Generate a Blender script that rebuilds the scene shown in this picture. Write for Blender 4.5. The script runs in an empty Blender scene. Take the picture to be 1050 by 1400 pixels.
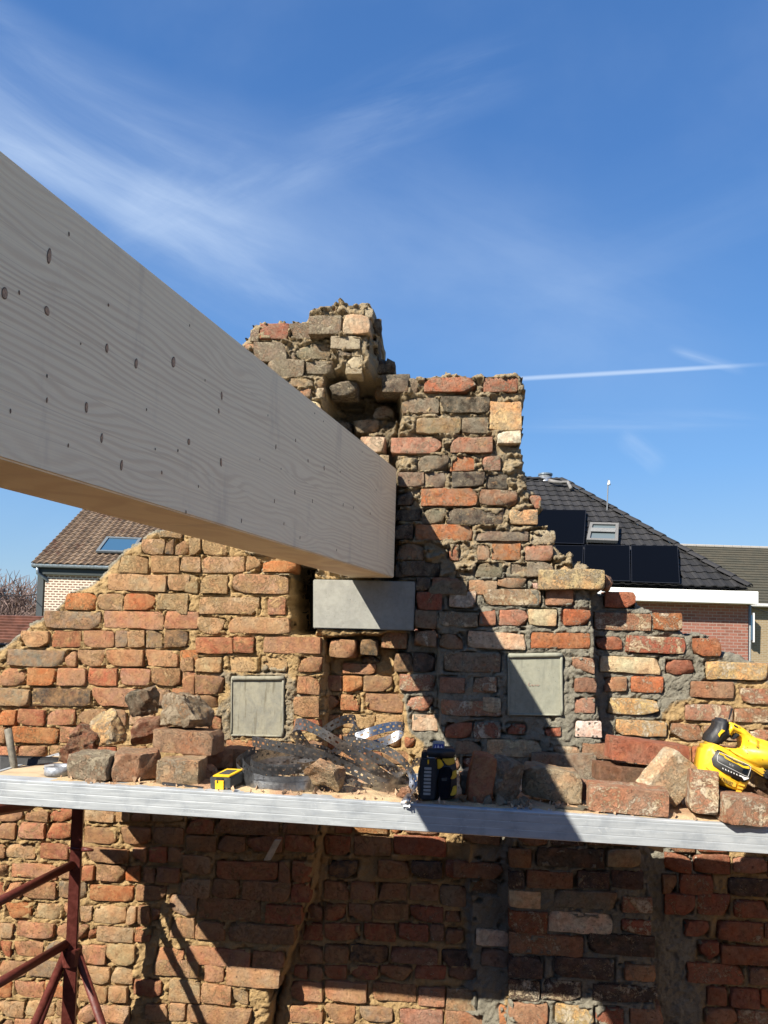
import bpy, bmesh, math, random
import numpy as np
from mathutils import Vector, Matrix, Euler

random.seed(7); rng = np.random.default_rng(7)
scene = bpy.context.scene
COL = scene.collection
R_ = math.radians

# ------------------------------------------------------------------ camera
F, PPY = 1011.0, 826.0                       # focal length and principal row in photo pixels (1050 x 1400)
PSI, PITCH, ROLL = R_(5), R_(2.5), R_(1.5)
CAM = Vector((0, -2.47, 4.2))
FW = Vector((-math.sin(PSI)*math.cos(PITCH), math.cos(PSI)*math.cos(PITCH), math.sin(PITCH)))
r0 = Vector((math.cos(PSI), math.sin(PSI), 0)); u0 = r0.cross(FW)
RT = r0*math.cos(ROLL)+u0*math.sin(ROLL); UP = u0*math.cos(ROLL)-r0*math.sin(ROLL)
cd = bpy.data.cameras.new('camera'); cam = bpy.data.objects.new('camera', cd); COL.objects.link(cam)
cam.matrix_world = Matrix(((RT.x, UP.x, -FW.x, CAM.x), (RT.y, UP.y, -FW.y, CAM.y), (RT.z, UP.z, -FW.z, CAM.z), (0, 0, 0, 1)))
cd.sensor_fit = 'VERTICAL'; cd.sensor_height = 36; cd.lens = 36*F/1400; cd.shift_y = (PPY-700)/1400
cd.clip_start = 0.05; cd.clip_end = 3000
scene.camera = cam

# ------------------------------------------------------------------ light
SUNV = Vector((0.9, 1.0, -1.1)).normalized()         # direction the sunlight travels
sl = bpy.data.lights.new('sun', 'SUN'); sun = bpy.data.objects.new('sun', sl); COL.objects.link(sun)
sl.energy = 5.0; sl.angle = R_(0.5); sl.color = (1.0, 0.93, 0.82)
sun.rotation_euler = SUNV.to_track_quat('-Z', 'Y').to_euler(); sun.location = (-6, -6, 12)
scene.view_settings.view_transform = 'Standard'; scene.view_settings.look = 'None'
scene.view_settings.exposure = 1.08; scene.view_settings.gamma = 1
scene.view_settings.use_curve_mapping = False

class NT:
    """small helper for node trees"""
    def __init__(s, tree): s.t = tree
    def n(s, kind, ins=None, **props):
        nd = s.t.nodes.new(kind)
        for k, v in props.items(): setattr(nd, k, v)
        for k, v in (ins or {}).items():
            if hasattr(v, 'bl_idname') or isinstance(v, bpy.types.NodeSocket): s.t.links.new(v, nd.inputs[k])
            else: nd.inputs[k].default_value = v
        return nd
    def math(s, op, a, b=0.0, c=0.0, clamp=False):
        nd = s.n('ShaderNodeMath', {0: a, 1: b, 2: c}, operation=op); nd.use_clamp = clamp; return nd.outputs[0]
    def ramp(s, v, a, b, lo=0.0, hi=1.0):
        return s.n('ShaderNodeMapRange', {0: v, 1: a, 2: b, 3: lo, 4: hi}, interpolation_type='SMOOTHSTEP').outputs[0]
    def mix(s, f, a, b, mode='MIX'):
        nd = s.n('ShaderNodeMix', None, data_type='RGBA', blend_type=mode)
        for k, v in ((0, f), (6, a), (7, b)):
            if isinstance(v, bpy.types.NodeSocket): s.t.links.new(v, nd.inputs[k])
            elif k == 0: nd.inputs[0].default_value = v
            else: nd.inputs[k].default_value = (*v[:3], 1)
        return nd.outputs[2]
    def noise(s, vec, scale, detail=4, rough=0.55, dist=0.0, lac=2.0):
        return s.n('ShaderNodeTexNoise', {'Vector': vec, 'Scale': scale, 'Detail': detail, 'Roughness': rough, 'Distortion': dist, 'Lacunarity': lac}).outputs[0]

def rayv(u, v): return FW*F + RT*(u-525) - UP*(v-PPY)
def P(u, v, Y=0.0):
    d = rayv(u, v); return CAM + d*((Y-CAM.y)/d.y)
def ray_plane(u, v, p, n):
    d = rayv(u, v); return CAM + d*((p-CAM).dot(n)/d.dot(n))
def prj(q):
    d = Vector(q)-CAM; w = d.dot(FW); return 525+F*d.dot(RT)/w, PPY-F*d.dot(UP)/w

# sky: Nishita air with thin cirrus veils laid on the dome by direction
world = bpy.data.worlds.new("World"); scene.world = world; world.use_nodes = True
wt = world.node_tree; wt.nodes.clear(); N = NT(wt)
sky = N.n('ShaderNodeTexSky', sky_type='NISHITA'); sky.sun_disc = False
sky.sun_elevation = math.asin(-SUNV.z); sky.sun_rotation = math.atan2(-SUNV.x, -SUNV.y)
sky.altitude = 50; sky.air_density = 1.0; sky.dust_density = 0.6; sky.ozone_density = 3.0
gen = N.n('ShaderNodeTexCoord').outputs['Generated']
sep = N.n('ShaderNodeSeparateXYZ', {0: gen})
yy = N.math('MAXIMUM', sep.outputs[1], 0.05)
gx = N.math('DIVIDE', sep.outputs[0], yy); gz = N.math('DIVIDE', sep.outputs[2], yy)
def skp(u, v):
    d = rayv(u, v); return d.x/d.y, d.z/d.y
def streak(u1, v1, u2, v2, wid, s0, s1, seed, soft=0.7, along=1.6, across=7.0, t0=.35, t1=.75):
    """cirrus streak between two directions; wid in tangent units"""
    (x1, z1), (x2, z2) = skp(u1, v1), skp(u2, v2)
    L = math.hypot(x2-x1, z2-z1); cx, cz = (x2-x1)/L, (z2-z1)/L
    dx = N.math('SUBTRACT', gx, x1); dz = N.math('SUBTRACT', gz, z1)
    a = N.math('ADD', N.math('MULTIPLY', dx, cx), N.math('MULTIPLY', dz, cz))
    b = N.math('SUBTRACT', N.math('MULTIPLY', dz, cx), N.math('MULTIPLY', dx, cz))
    vec = N.n('ShaderNodeCombineXYZ', {0: N.math('MULTIPLY', a, along), 1: N.math('MULTIPLY', b, across), 2: seed}).outputs[0]
    n1 = N.noise(vec, 1.0, 7, 0.60, 0.5)
    bw = N.math('ADD', b, N.math('MULTIPLY', N.math('SUBTRACT', N.noise(vec, .6, 3), .5), wid*1.2))
    band = N.ramp(N.math('ABSOLUTE', bw), wid, wid*(1-soft)*.3)
    ends = N.math('MULTIPLY', N.ramp(a, -.25*L, .15*L), N.ramp(a, 1.12*L, .7*L))
    f = N.math('MULTIPLY', N.math('MULTIPLY', band, ends), N.ramp(n1, t0, t1, s0, s1))
    return f
cl = [streak(-260, 0, 520, 420, .19, .10, .52, 1.3, across=6),
      streak(-100, 170, 420, 350, .06, .0, .35, 9.1, across=12),
      streak(180, 300, 640, 100, .085, .0, .42, 4.7, across=7),
      streak(440, 180, 720, 75, .07, .0, .20, 14.7, across=9, soft=1.0),
      streak(330, 300, 1000, 470, .20, .05, .22, 2.2, across=3),
      streak(560, 440, 1120, 240, .12, .0, .07, 7.9, across=5),
      streak(690, 519, 1030, 499, .0045, .35, .60, 3.3, across=40, soft=.9, t0=.2, t1=.6),
      streak(930, 480, 1015, 506, .010, .1, .45, 5.3, across=25),
      streak(740, 575, 1060, 570, .020, .0, .28, 6.1, across=20),
      streak(855, 600, 905, 640, .02, .0, .35, 8.8, across=18),
      streak(60, 700, 330, 560, .10, .0, .12, 8.1, across=6)]
tot = cl[0]
for c in cl[1:]: tot = N.math('SUBTRACT', N.math('ADD', tot, c), N.math('MULTIPLY', tot, c))
high = N.noise(N.n('ShaderNodeCombineXYZ', {0: gx, 1: gz, 2: 3.0}).outputs[0], 2.2, 5, .6)
tot = N.math('MAXIMUM', N.math('ADD', tot, N.ramp(high, .45, .8, 0, .06)), 0, clamp=True)
# no clouds below the horizon or behind
tot = N.math('MULTIPLY', tot, N.ramp(sep.outputs[2], .0, .05))
# clear spring air: the measured blue of this sky by elevation, blended over the physical one
cr = N.n('ShaderNodeValToRGB', {0: N.math('ABSOLUTE', sep.outputs[2])})
el = cr.color_ramp.elements; el[0].position = 0.0; el[0].color = (.30, .45, .58, 1)
el[1].position = 1.0; el[1].color = (.02, .09, .30, 1)
for p_, c_ in ((.10, (.20, .38, .62)), (.22, (.125, .33, .68)), (.38, (.075, .245, .60)), (.55, (.050, .18, .50))):
    e_ = el.new(p_); e_.color = (*c_, 1)
skyc = N.mix(.78, sky.outputs[0], N.mix(1.0, cr.outputs[0], (5.5, 5.5, 5.5), 'MULTIPLY'))
cloudc = (3.4, 4.1, 5.1)
out = N.mix(tot, skyc, cloudc)
bg = N.n('ShaderNodeBackground', {'Color': out, 'Strength': 0.10})
N.n('ShaderNodeOutputWorld', {'Surface': bg.outputs[0]})

# ------------------------------------------------------------------ helpers
def link(o): COL.objects.link(o); return o
def tag(o, label=None, cat=None, group=None, kind=None):
    if label: o['label'] = label
    if cat: o['category'] = cat
    if group: o['group'] = group
    if kind: o['kind'] = kind
    return o
def empty(name, loc, label, cat, group=None):
    o = bpy.data.objects.new(name, None); o.location = loc; o.empty_display_size = .1
    link(o); tag(o, label, cat, group); return o
def mk(name, verts, faces, mat, parent=None, loc=(0, 0, 0), smooth=False, edges=()):
    """mesh object; loc and verts are world (verts relative to loc); parents are unrotated empties or meshes"""
    me = bpy.data.meshes.new(name); me.from_pydata([tuple(v) for v in verts], edges, faces)
    me.update()
    if smooth: me.polygons.foreach_set('use_smooth', [True]*len(me.polygons))
    if mat: me.materials.append(mat)
    o = bpy.data.objects.new(name, me); link(o)
    if parent:
        o.parent = parent
        o.location = Vector(loc)-wloc(parent)
    else: o.location = loc
    return o
def wloc(o):
    v = Vector(o.location); p = o.parent
    while p: v += Vector(p.location); p = p.parent
    return v
class MB:
    def __init__(s): s.v = []; s.f = []
    def add(s, vs, fs):
        b = len(s.v); s.v += [Vector(v) for v in vs]; s.f += [[b+i for i in f] for f in fs]
    def box(s, c, dx, dy, dz):
        """c centre, half-axis vectors"""
        c = Vector(c); dx, dy, dz = Vector(dx), Vector(dy), Vector(dz)
        vs = [c+dx*i+dy*j+dz*k for i in (-1, 1) for j in (-1, 1) for k in (-1, 1)]
        fs = [(0, 1, 3, 2), (4, 6, 7, 5), (0, 4, 5, 1), (2, 3, 7, 6), (0, 2, 6, 4), (1, 5, 7, 3)]
        if dx.cross(dy).dot(dz) < 0: fs = [f[::-1] for f in fs]
        s.add(vs, fs)
    def prism(s, pts, d):
        """closed planar polygon pts (world), extruded by vector d"""
        n = len(pts); d = Vector(d); pts = [Vector(p) for p in pts]
        nr = Vector((0, 0, 0))
        for i in range(n): nr += pts[i].cross(pts[(i+1) % n])
        if nr.dot(d) > 0: pts = pts[::-1]
        s.add(pts+[p+d for p in pts], [list(range(n)), [n+i for i in range(n)][::-1]] +
              [((i+1) % n, i, n+i, n+(i+1) % n) for i in range(n)])
    def tube(s, pts, r, n=8, r1=None, cap=True):
        pts = [Vector(p) for p in pts]; m = len(pts); vs = []; prev = None
        for i, p in enumerate(pts):
            t = (pts[min(i+1, m-1)]-pts[max(i-1, 0)]).normalized()
            a = prev if prev is not None else (Vector((0, 0, 1)) if abs(t.z) < .9 else Vector((1, 0, 0)))
            x = (a - t*a.dot(t)).normalized(); y = t.cross(x); prev = x
            rr = r if r1 is None else r+(r1-r)*i/(m-1)
            vs += [p+(x*math.cos(2*math.pi*k/n)+y*math.sin(2*math.pi*k/n))*rr for k in range(n)]
        fs = [(i*n+k, i*n+(k+1) % n, (i+1)*n+(k+1) % n, (i+1)*n+k) for i in range(m-1) for k in range(n)]
        if cap: fs += [list(range(n))[::-1], [(m-1)*n+k for k in range(n)]]
        s.add(vs, fs)
    def build(s, name, mat, parent=None, loc=None, smooth=False, bevel=0, segs=2):
        loc = Vector(loc) if loc is not None else (sum(s.v, Vector())/len(s.v))
        o = mk(name, [v-loc for v in s.v], s.f, mat, parent, loc, smooth)
        if bevel:
            bm = bmesh.new(); bm.from_mesh(o.data)
            bmesh.ops.remove_doubles(bm, verts=bm.verts, dist=1e-5)
            es = [e for e in bm.edges if len(e.link_faces) == 2 and e.calc_face_angle(0) > .45]
            bmesh.ops.bevel(bm, geom=es, offset=bevel, segments=segs, affect='EDGES', clamp_overlap=True)
            bm.to_mesh(o.data); bm.free()
            if smooth: o.data.polygons.foreach_set('use_smooth', [True]*len(o.data.polygons))
        return o

# numpy noise ------------------------------------------------------
_perm = np.random.default_rng(3).random(65536)
def _h(ix, iy, iz): return _perm[(ix*374761+iy*668265+iz*214013) & 65535]
def vn(x, y, z=0.0):
    x = np.asarray(x, float); y = np.asarray(y, float); z = np.asarray(z, float)+0*x
    ix, iy, iz = np.floor(x).astype(int), np.floor(y).astype(int), np.floor(z).astype(int)
    fx, fy, fz = x-ix, y-iy, z-iz
    fx, fy, fz = [t*t*(3-2*t) for t in (fx, fy, fz)]
    def l(a, b, t): return a+(b-a)*t
    c = lambda i, j, k: _h(ix+i, iy+j, iz+k)
    return l(l(l(c(0,0,0), c(1,0,0), fx), l(c(0,1,0), c(1,1,0), fx), fy),
             l(l(c(0,0,1), c(1,0,1), fx), l(c(0,1,1), c(1,1,1), fx), fy), fz)
def fbm(x, y, z=0.0, o=4, g=.5):
    s = 0; a = 1; tt = 0
    for i in range(o):
        s = s + a*vn(np.asarray(x)*2**i+i*17.3, np.asarray(y)*2**i+i*9.1, np.asarray(z)*2**i+i*5.7); tt += a; a *= g
    return s/tt
def sst(x, a, b):
    t = np.clip((x-a)/(b-a), 0, 1); return t*t*(3-2*t)
def inpoly(poly, X, Z):
    r = np.zeros(X.shape, bool); n = len(poly)
    for i in range(n):
        x1, z1 = poly[i]; x2, z2 = poly[(i+1) % n]
        if z1 == z2: continue
        c = ((z1 > Z) != (z2 > Z)) & (X < (x2-x1)*(Z-z1)/(z2-z1)+x1)
        r ^= c
    return r
def sdpoly(poly, X, Z):
    """signed distance, negative inside"""
    d = np.full(X.shape, 1e9); n = len(poly)
    for i in range(n):
        x1, z1 = poly[i]; x2, z2 = poly[(i+1) % n]
        ex, ez = x2-x1, z2-z1; L = ex*ex+ez*ez+1e-12
        t = np.clip(((X-x1)*ex+(Z-z1)*ez)/L, 0, 1)
        d = np.minimum(d, np.hypot(X-x1-t*ex, Z-z1-t*ez))
    return np.where(inpoly(poly, X, Z), -d, d)
def W(pts, Y=0.0): return [(P(u, v, Y).x, P(u, v, Y).z) for u, v in pts]

# ------------------------------------------------------------------ materials
def pbsdf(N, col, rough=.8, metal=0.0, normal=None, spec=.3, alpha=None):
    ins = {'Base Color': col if isinstance(col, bpy.types.NodeSocket) else (*col[:3], 1), 'Roughness': rough, 'Metallic': metal, 'Specular IOR Level': spec}
    if normal: ins['Normal'] = normal
    b = N.n('ShaderNodeBsdfPrincipled', ins); N.n('ShaderNodeOutputMaterial', {'Surface': b.outputs[0]}); return b
def newmat(name):
    m = bpy.data.materials.new(name); m.use_nodes = True; m.node_tree.nodes.clear(); return m, NT(m.node_tree)
def bump(N, h, strength, dist, prev=None):
    ins = {'Height': h, 'Strength': strength, 'Distance': dist}
    if prev: ins['Normal'] = prev
    return N.n('ShaderNodeBump', ins).outputs[0]

def brick_material(name, residue, resid2, dust, red=.75, dk=.6, dustf=.5, yel=.65):
    m, N = newmat(name)
    oi = N.n('ShaderNodeObjectInfo'); tc = N.n('ShaderNodeTexCoord').outputs['Object']
    off = N.n('ShaderNodeVectorMath', {0: tc, 1: N.n('ShaderNodeCombineXYZ', {0: N.math('MULTIPLY', oi.outputs['Random'], 37), 1: N.math('MULTIPLY', oi.outputs['Random'], 91), 2: 4.0}).outputs[0]}, operation='ADD').outputs[0]
    big = N.noise(off, 14, 3); mid = N.noise(off, 55, 5, .65); fine = N.noise(off, 330, 3, .7); grit = N.noise(off, 900, 2, .6)
    c = oi.outputs['Color']
    pat = N.noise(off, 20, 5, .7, .6); pat2 = N.noise(N.n('ShaderNodeVectorMath', {0: off, 1: (9.3, 4.1, 7.7)}, operation='ADD').outputs[0], 34, 5, .72, .4)
    c = N.mix(N.ramp(pat, .50, .60, 0, red), c, N.mix(.5, c, (.30, .15, .085)))
    c = N.mix(N.ramp(pat2, .54, .64, 0, yel), c, N.mix(.62, c, (.50, .36, .19)))
    c = N.mix(N.ramp(pat2, .42, .32, 0, dk), c, N.mix(.6, c, (.12, .10, .085)))
    c = N.mix(N.ramp(big, .40, .62), c, N.mix(1.0, c, (1.12, .88, .78), 'MULTIPLY'))
    c = N.mix(N.ramp(mid, .38, .68, 0, .35 if dk < .4 else .6), c, N.mix(1.0, c, (.50, .44, .42), 'MULTIPLY'))
    c = N.mix(N.ramp(fine, .3, .75, 0, .45), N.mix(1.0, c, (1.15, 1.12, 1.05), 'MULTIPLY'), N.mix(1.0, c, (.6, .56, .52), 'MULTIPLY'))
    # mortar residue, amount = object alpha
    rn = N.math('ADD', N.math('MULTIPLY', N.noise(off, 24, 5, .72, .8), .62), N.math('MULTIPLY', N.noise(off, 150, 4, .75, .5), .38))
    thr = N.math('SUBTRACT', .72, N.math('MULTIPLY', oi.outputs['Alpha'], .30))
    rf = N.ramp(N.math('SUBTRACT', N.math('ADD', rn, N.math('MULTIPLY', N.math('SUBTRACT', fine, .5), .25)), thr), -.035, .035)
    rc = N.mix(N.ramp(big, .4, .6), residue, resid2)
    rc = N.mix(N.ramp(fine, .35, .7, 0, .5), rc, N.mix(1.0, rc, (.6, .55, .5), 'MULTIPLY'))
    c = N.mix(N.math('MULTIPLY', rf, .88), c, rc)
    # dust film
    c = N.mix(N.ramp(N.noise(off, 40, 4, .7), .32, .70, 0, dustf), c, dust)
    pit = N.ramp(N.noise(off, 130, 4, .7), .60, .70)
    c = N.mix(N.math('MULTIPLY', pit, .55), c, (.05, .035, .03))
    rid = N.math('ABSOLUTE', N.math('SUBTRACT', N.noise(off, 45, 5, .7, .5), .5))
    nb = bump(N, mid, .9, .004)
    nb = bump(N, N.ramp(rid, .0, .05), .6, .0025, nb)
    nb = bump(N, rf, .8, .0025, nb)
    nb = bump(N, N.math('MULTIPLY', pit, -1.0), .9, .004, nb)
    nb = bump(N, fine, 1.0, .004, nb)
    nb = bump(N, grit, .7, .001, nb)
    pbsdf(N, c, .95, 0, nb, .12)
    return m
M_BL = brick_material('old_brick_sandy', (.50, .34, .17), (.42, .30, .165), (.46, .27, .125), .6, .3, .55)
M_BR = brick_material('old_brick_limed', (.74, .66, .50), (.66, .54, .34), (.38, .25, .18), .35, .45, .25, .25)
M_BT = brick_material('old_brick_tower', (.48, .41, .28), (.38, .33, .24), (.31, .26, .185), .2, .6, .6)

M_BS = brick_material('salvaged_brick', (.45, .38, .27), (.35, .30, .22), (.33, .25, .17), .6, .6, .5, .45)

def mortar_material(name):
    m, N = newmat(name)
    tc = N.n('ShaderNodeTexCoord').outputs['Object']
    g = N.n('ShaderNodeAttribute', attribute_name='grey').outputs['Fac']
    big = N.noise(tc, 6, 4, .6); mid = N.noise(tc, 75, 6, .75); fine = N.noise(tc, 260, 4, .75); grit = N.noise(tc, 800, 2, .6)
    sand = N.mix(N.ramp(big, .35, .65), (.56, .385, .185), (.47, .32, .15))
    sand = N.mix(N.ramp(mid, .5, .75, 0, .7), sand, (.36, .27, .17))
    grey = N.mix(N.ramp(big, .35, .65), (.25, .235, .185), (.34, .315, .245))
    grey = N.mix(N.ramp(mid, .45, .75, 0, .7), grey, (.19, .18, .145))
    c = N.mix(N.ramp(N.math('ADD', g, N.math('MULTIPLY', N.math('SUBTRACT', mid, .5), .5)), .3, .7), sand, grey)
    c = N.mix(N.ramp(fine, .3, .75, 0, .55), c, N.mix(1.0, c, (.55, .52, .48), 'MULTIPLY'))
    c = N.mix(N.ramp(grit, .58, .72, 0, .4), c, (.62, .55, .42))
    s = N.n('ShaderNodeAttribute', attribute_name='hollow_shade').outputs['Fac']
    c = N.mix(s, c, (.035, .028, .022))  # painted shade: darkens the mortar inside the hollows
    nb = bump(N, mid, 1.0, .008)
    nb = bump(N, fine, 1.0, .005, nb); nb = bump(N, grit, .6, .0009, nb)
    pbsdf(N, c, .95, 0, nb, .1)
    return m
M_MORTAR = mortar_material('lime_mortar')

def plain(name, col, rough=.6, metal=0, var=.25, scale=40, bmp=.2, spec=.4, dirt=None, dirt_t=(.55, .75)):
    m, N = newmat(name)
    tc = N.n('ShaderNodeTexCoord').outputs['Object']
    n = N.noise(tc, scale, 5, .65); f = N.noise(tc, scale*9, 3, .6)
    c = N.mix(N.ramp(n, .3, .7, 0, 1), tuple(x*(1-var) for x in col), tuple(min(1, x*(1+var)) for x in col))
    if dirt: c = N.mix(N.ramp(N.noise(tc, scale*.6, 6, .7, 1.0), dirt_t[0], dirt_t[1], 0, .85), c, dirt)
    nb = bump(N, f, bmp, .001)
    nb = bump(N, n, bmp, .003, nb)
    pbsdf(N, c, N.ramp(n, .3, .7, max(.05, rough-.1), min(1, rough+.1)), metal, nb, spec)
    return m
# ------------------------------------------------------------------ colours of bricks
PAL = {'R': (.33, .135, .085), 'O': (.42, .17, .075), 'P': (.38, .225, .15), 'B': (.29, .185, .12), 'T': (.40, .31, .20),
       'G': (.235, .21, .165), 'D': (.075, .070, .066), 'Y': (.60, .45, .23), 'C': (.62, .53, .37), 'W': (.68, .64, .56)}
def col_of(code):
    b = PAL[code[0]]; k = random.uniform(.86, 1.14); m = {'L': (.15, 1), 'l': (.15, 1)}
    c = [x*k*random.uniform(.94, 1.06) for x in b]; a = random.uniform(.30, .55)
    if 'c' in code: a = .66      # much residue
    if 'x' in code: a = .05      # clean
    if 'm' in code: a = 1.0
    return (*[min(1, x) for x in c], a)

def brick_verts(w, h, d, seed, nx, nz, ny, amp=.0022, rad=.006, chips=3, full=False):
    """rounded, chipped box: front at y=0 running back to y=d, centred on x,z. numpy lattice surface"""
    r = np.random.default_rng(seed)
    idx = {}; V = []; Fc = []
    def spread(L, n):
        e = min(.0045, L*.12)
        return np.concatenate([[-L/2], np.linspace(-L/2+e, L/2-e, n-1), [L/2]])
    xs = spread(w, nx); zs = spread(h, nz)
    ys = spread(d, ny)+d/2 if full else np.concatenate([[0, .005], np.linspace(0, d, ny)[1:]])
    def vid(i, j, k):
        key = (i, j, k)
        if key not in idx: idx[key] = len(V); V.append((xs[i], ys[j], zs[k]))
        return idx[key]
    for i in range(nx):
        for k in range(nz):
            Fc.append((vid(i, 0, k), vid(i+1, 0, k), vid(i+1, 0, k+1), vid(i, 0, k+1)))
            if full: Fc.append((vid(i, ny, k), vid(i, ny, k+1), vid(i+1, ny, k+1), vid(i+1, ny, k)))
    for j in range(ny):
        for i in range(nx):
            Fc.append((vid(i, j, 0), vid(i, j+1, 0), vid(i+1, j+1, 0), vid(i+1, j, 0)))
            Fc.append((vid(i, j, nz), vid(i+1, j, nz), vid(i+1, j+1, nz), vid(i, j+1, nz)))
        for k in range(nz):
            Fc.append((vid(0, j, k), vid(0, j, k+1), vid(0, j+1, k+1), vid(0, j+1, k)))
            Fc.append((vid(nx, j, k), vid(nx, j+1, k), vid(nx, j+1, k+1), vid(nx, j, k+1)))
    V = np.array(V)
    # round edges
    hb = np.array([w/2, (d/2 if full else d), h/2]); c = np.array([0, d/2 if full else d, 0])
    q = V-c; lim = hb-rad; cl = np.clip(q, -lim, lim); dd = q-cl; ln = np.linalg.norm(dd, axis=1)
    k = ln > 1e-9; cl[k] += dd[k]/ln[k, None]*np.minimum(ln[k], rad)[:, None]; V = cl+c
    # chipped corners: cut by random planes
    for _ in range(chips):
        n = np.array([r.choice([-1, 1])*r.uniform(.3, 1), -r.uniform(.15, 1.1) if not full or r.random() < .6 else r.uniform(.2, 1), r.choice([-1, 1])*r.uniform(.3, 1)]); n /= np.linalg.norm(n)
        corner = c+np.sign(n)*hb; off = corner@n-r.choice([.003, .006, .010, .018])*r.uniform(.7, 1.2)
        s = V@n-off; V = V-np.clip(s, 0, None)[:, None]*n
    o = r.uniform(0, 50, 3)
    def nz_(sc, k): return vn(V[:, 0]*sc+o[0]+k*7, V[:, 1]*sc+o[1], V[:, 2]*sc+o[2]+k*3)-.5
    for sc, a in ((22, 2.6), (60, 1.5), (140, .8)):
        V = V+np.stack([nz_(sc, 0), nz_(sc, 1), nz_(sc, 2)], 1)*a*amp
    return V, Fc

BRICKS = []     # (thing key, X, Z, w, h, Ybase, code, proud, tilt)
def trace(thing, s, ox, oy, Y, txt, slope=0.0):
    for line in txt.strip().splitlines():
        yy_, rest = line.split(':'); y0, y1 = map(float, yy_.split())
        for it in rest.split(';'):
            p = it.split()
            if not p: continue
            x0, x1 = float(p[0]), float(p[1]); code = p[2]
            a0, a1 = (float(p[3]), float(p[4])) if len(p) > 4 else (y0, y1)
            yb = float(p[5]) if len(p) > 5 else Y
            add_px(thing, ox+x0/s, ox+x1/s, oy+a0/s, oy+a1/s, yb, code)
def add_px(thing, u0_, u1_, v0, v1, Y, code):
    c = P((u0_+u1_)/2, (v0+v1)/2, Y)
    w = P(u1_, (v0+v1)/2, Y).x-P(u0_, (v0+v1)/2, Y).x; h = P((u0_+u1_)/2, v0, Y).z-P((u0_+u1_)/2, v1, Y).z
    BRICKS.append([thing, c.x, c.z, w, h, Y, code])
LW, RC, TW, RW = 'left', 'recess', 'tower', 'right'
trace(LW, 3.5, 0, 680, 0, """
152 196: 762 875 Gc
200 275: 683 790 Tc; 795 835 D; 840 910 Tc
282 362: 570 712 Tc; 727 865 Tc
370 448: 518 797 T; 805 915 Tc
460 540: 318 462 O; 468 590 Tc; 598 745 Ox; 757 900 Tc
545 628: 215 485 G; 502 785 P; 792 950 P
638 718: 100 238 T; 253 392 R; 403 550 P; 556 612 G; 615 695 T; 700 780 Gc; 790 905 D
730 808: 38 312 G; 318 368 P; 376 505 P; 512 692 P; 697 852 P; 862 950 O
818 900: 0 125 P; 137 272 Ox; 280 415 P; 425 562 R; 578 722 P; 730 868 B; 877 945 P
915 998: 0 142 G; 158 440 D; 447 685 P; 695 815 G; 825 990 P
1015 1090: 0 82 O; 95 218 R; 228 360 P; 382 510 B; 520 610 G; 620 740 T
1100 1175: 0 25 P; 65 285 O; 290 450 Pc; 460 580 B
1190 1245: 0 85 P; 95 230 B; 240 400 Tc; 410 560 R; 570 700 B
1265 1330: 0 150 B; 160 290 P; 300 520 B; 530 700 R
""")
trace(LW, 3.683, 240, 700, 0, """
130 220: 72 130 Tc; 135 262 Tc
225 305: 30 130 Tc; 135 350 Tc; 360 430 Tc; 445 615 Ox 248 305
315 410: 5 115 Tc; 130 265 Tc; 290 572 Tc
430 515: 0 65 Tc; 122 420 Tc; 465 555 Pc
532 612: 110 255 Tc; 272 575 T
630 712: 105 292 R; 297 395 R; 443 730 B
730 805: 25 97 B; 103 232 T; 272 418 Tm; 430 560 Tm; 622 738 B
825 915: 38 100 B; 103 248 B; 612 728 B
925 985: 0 85 R; 90 215 B; 595 725 B 930 1030
1030 1110: 60 170 B; 180 235 R; 595 730 R 1045 1105
1150 1220: 0 120 B; 130 240 R; 255 455 R; 470 600 B; 610 740 B
1240 1315: 0 200 B; 215 330 R; 345 540 B; 555 740 R
1335 1410: 0 120 B; 135 380 B; 395 600 R; 610 740 B
""")
trace(LW, 3.5, 0, 1100, 0, """
-65 5: 0 140 B; 155 290 R; 305 420 B; 435 560 T
20 80: 0 110 B; 125 235 B; 245 350 R; 410 550 T; 560 625 T; 635 720 B; 735 880 T
85 160: 0 80 B; 95 220 P; 232 345 R; 360 395 B; 405 560 B 108 185; 585 720 B 108 188; 735 880 B 108 188
185 255: 30 170 T; 200 330 R; 0 22 B; 415 620 B 208 275; 640 700 P 208 275; 715 800 R 205 275; 810 880 B 205 275
285 350: 0 45 B; 58 275 P; 290 395 B; 400 452 R 290 365; 465 603 Pc 290 365; 607 672 O 290 365; 690 745 B 300 370; 755 860 B 300 370
370 445: 0 20 R; 30 105 P; 115 272 B; 285 415 G; 432 640 O 388 460; 655 800 B 390 460
472 545: 25 150 O; 155 300 T; 312 378 P; 390 445 T 485 558; 455 605 T 485 570; 610 655 T 485 570; 665 720 B 485 570; 730 765 B 500 565
565 635: 0 65 T; 85 260 P; 280 370 B; 380 425 P 580 645; 435 460 R 590 645; 465 640 T 585 655; 650 720 R 590 655
655 722: 0 60 R; 75 210 P; 225 300 G; 310 385 P; 395 510 P 668 755; 515 650 T 668 760
745 820: 0 130 P; 145 300 G; 310 375 T; 390 530 T 772 850; 540 640 T 772 850
845 920: 0 60 O; 70 210 P; 215 310 O; 320 368 B; 380 515 T 870 942; 525 610 T 870 940
938 1010: 0 120 T; 125 265 T; 275 365 B; 380 465 P 955 1040; 475 620 T 960 1040
1026 1095: 0 60 B; 75 250 P; 262 370 T; 380 500 B 1055 1120; 510 640 P 1055 1120
""")
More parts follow.
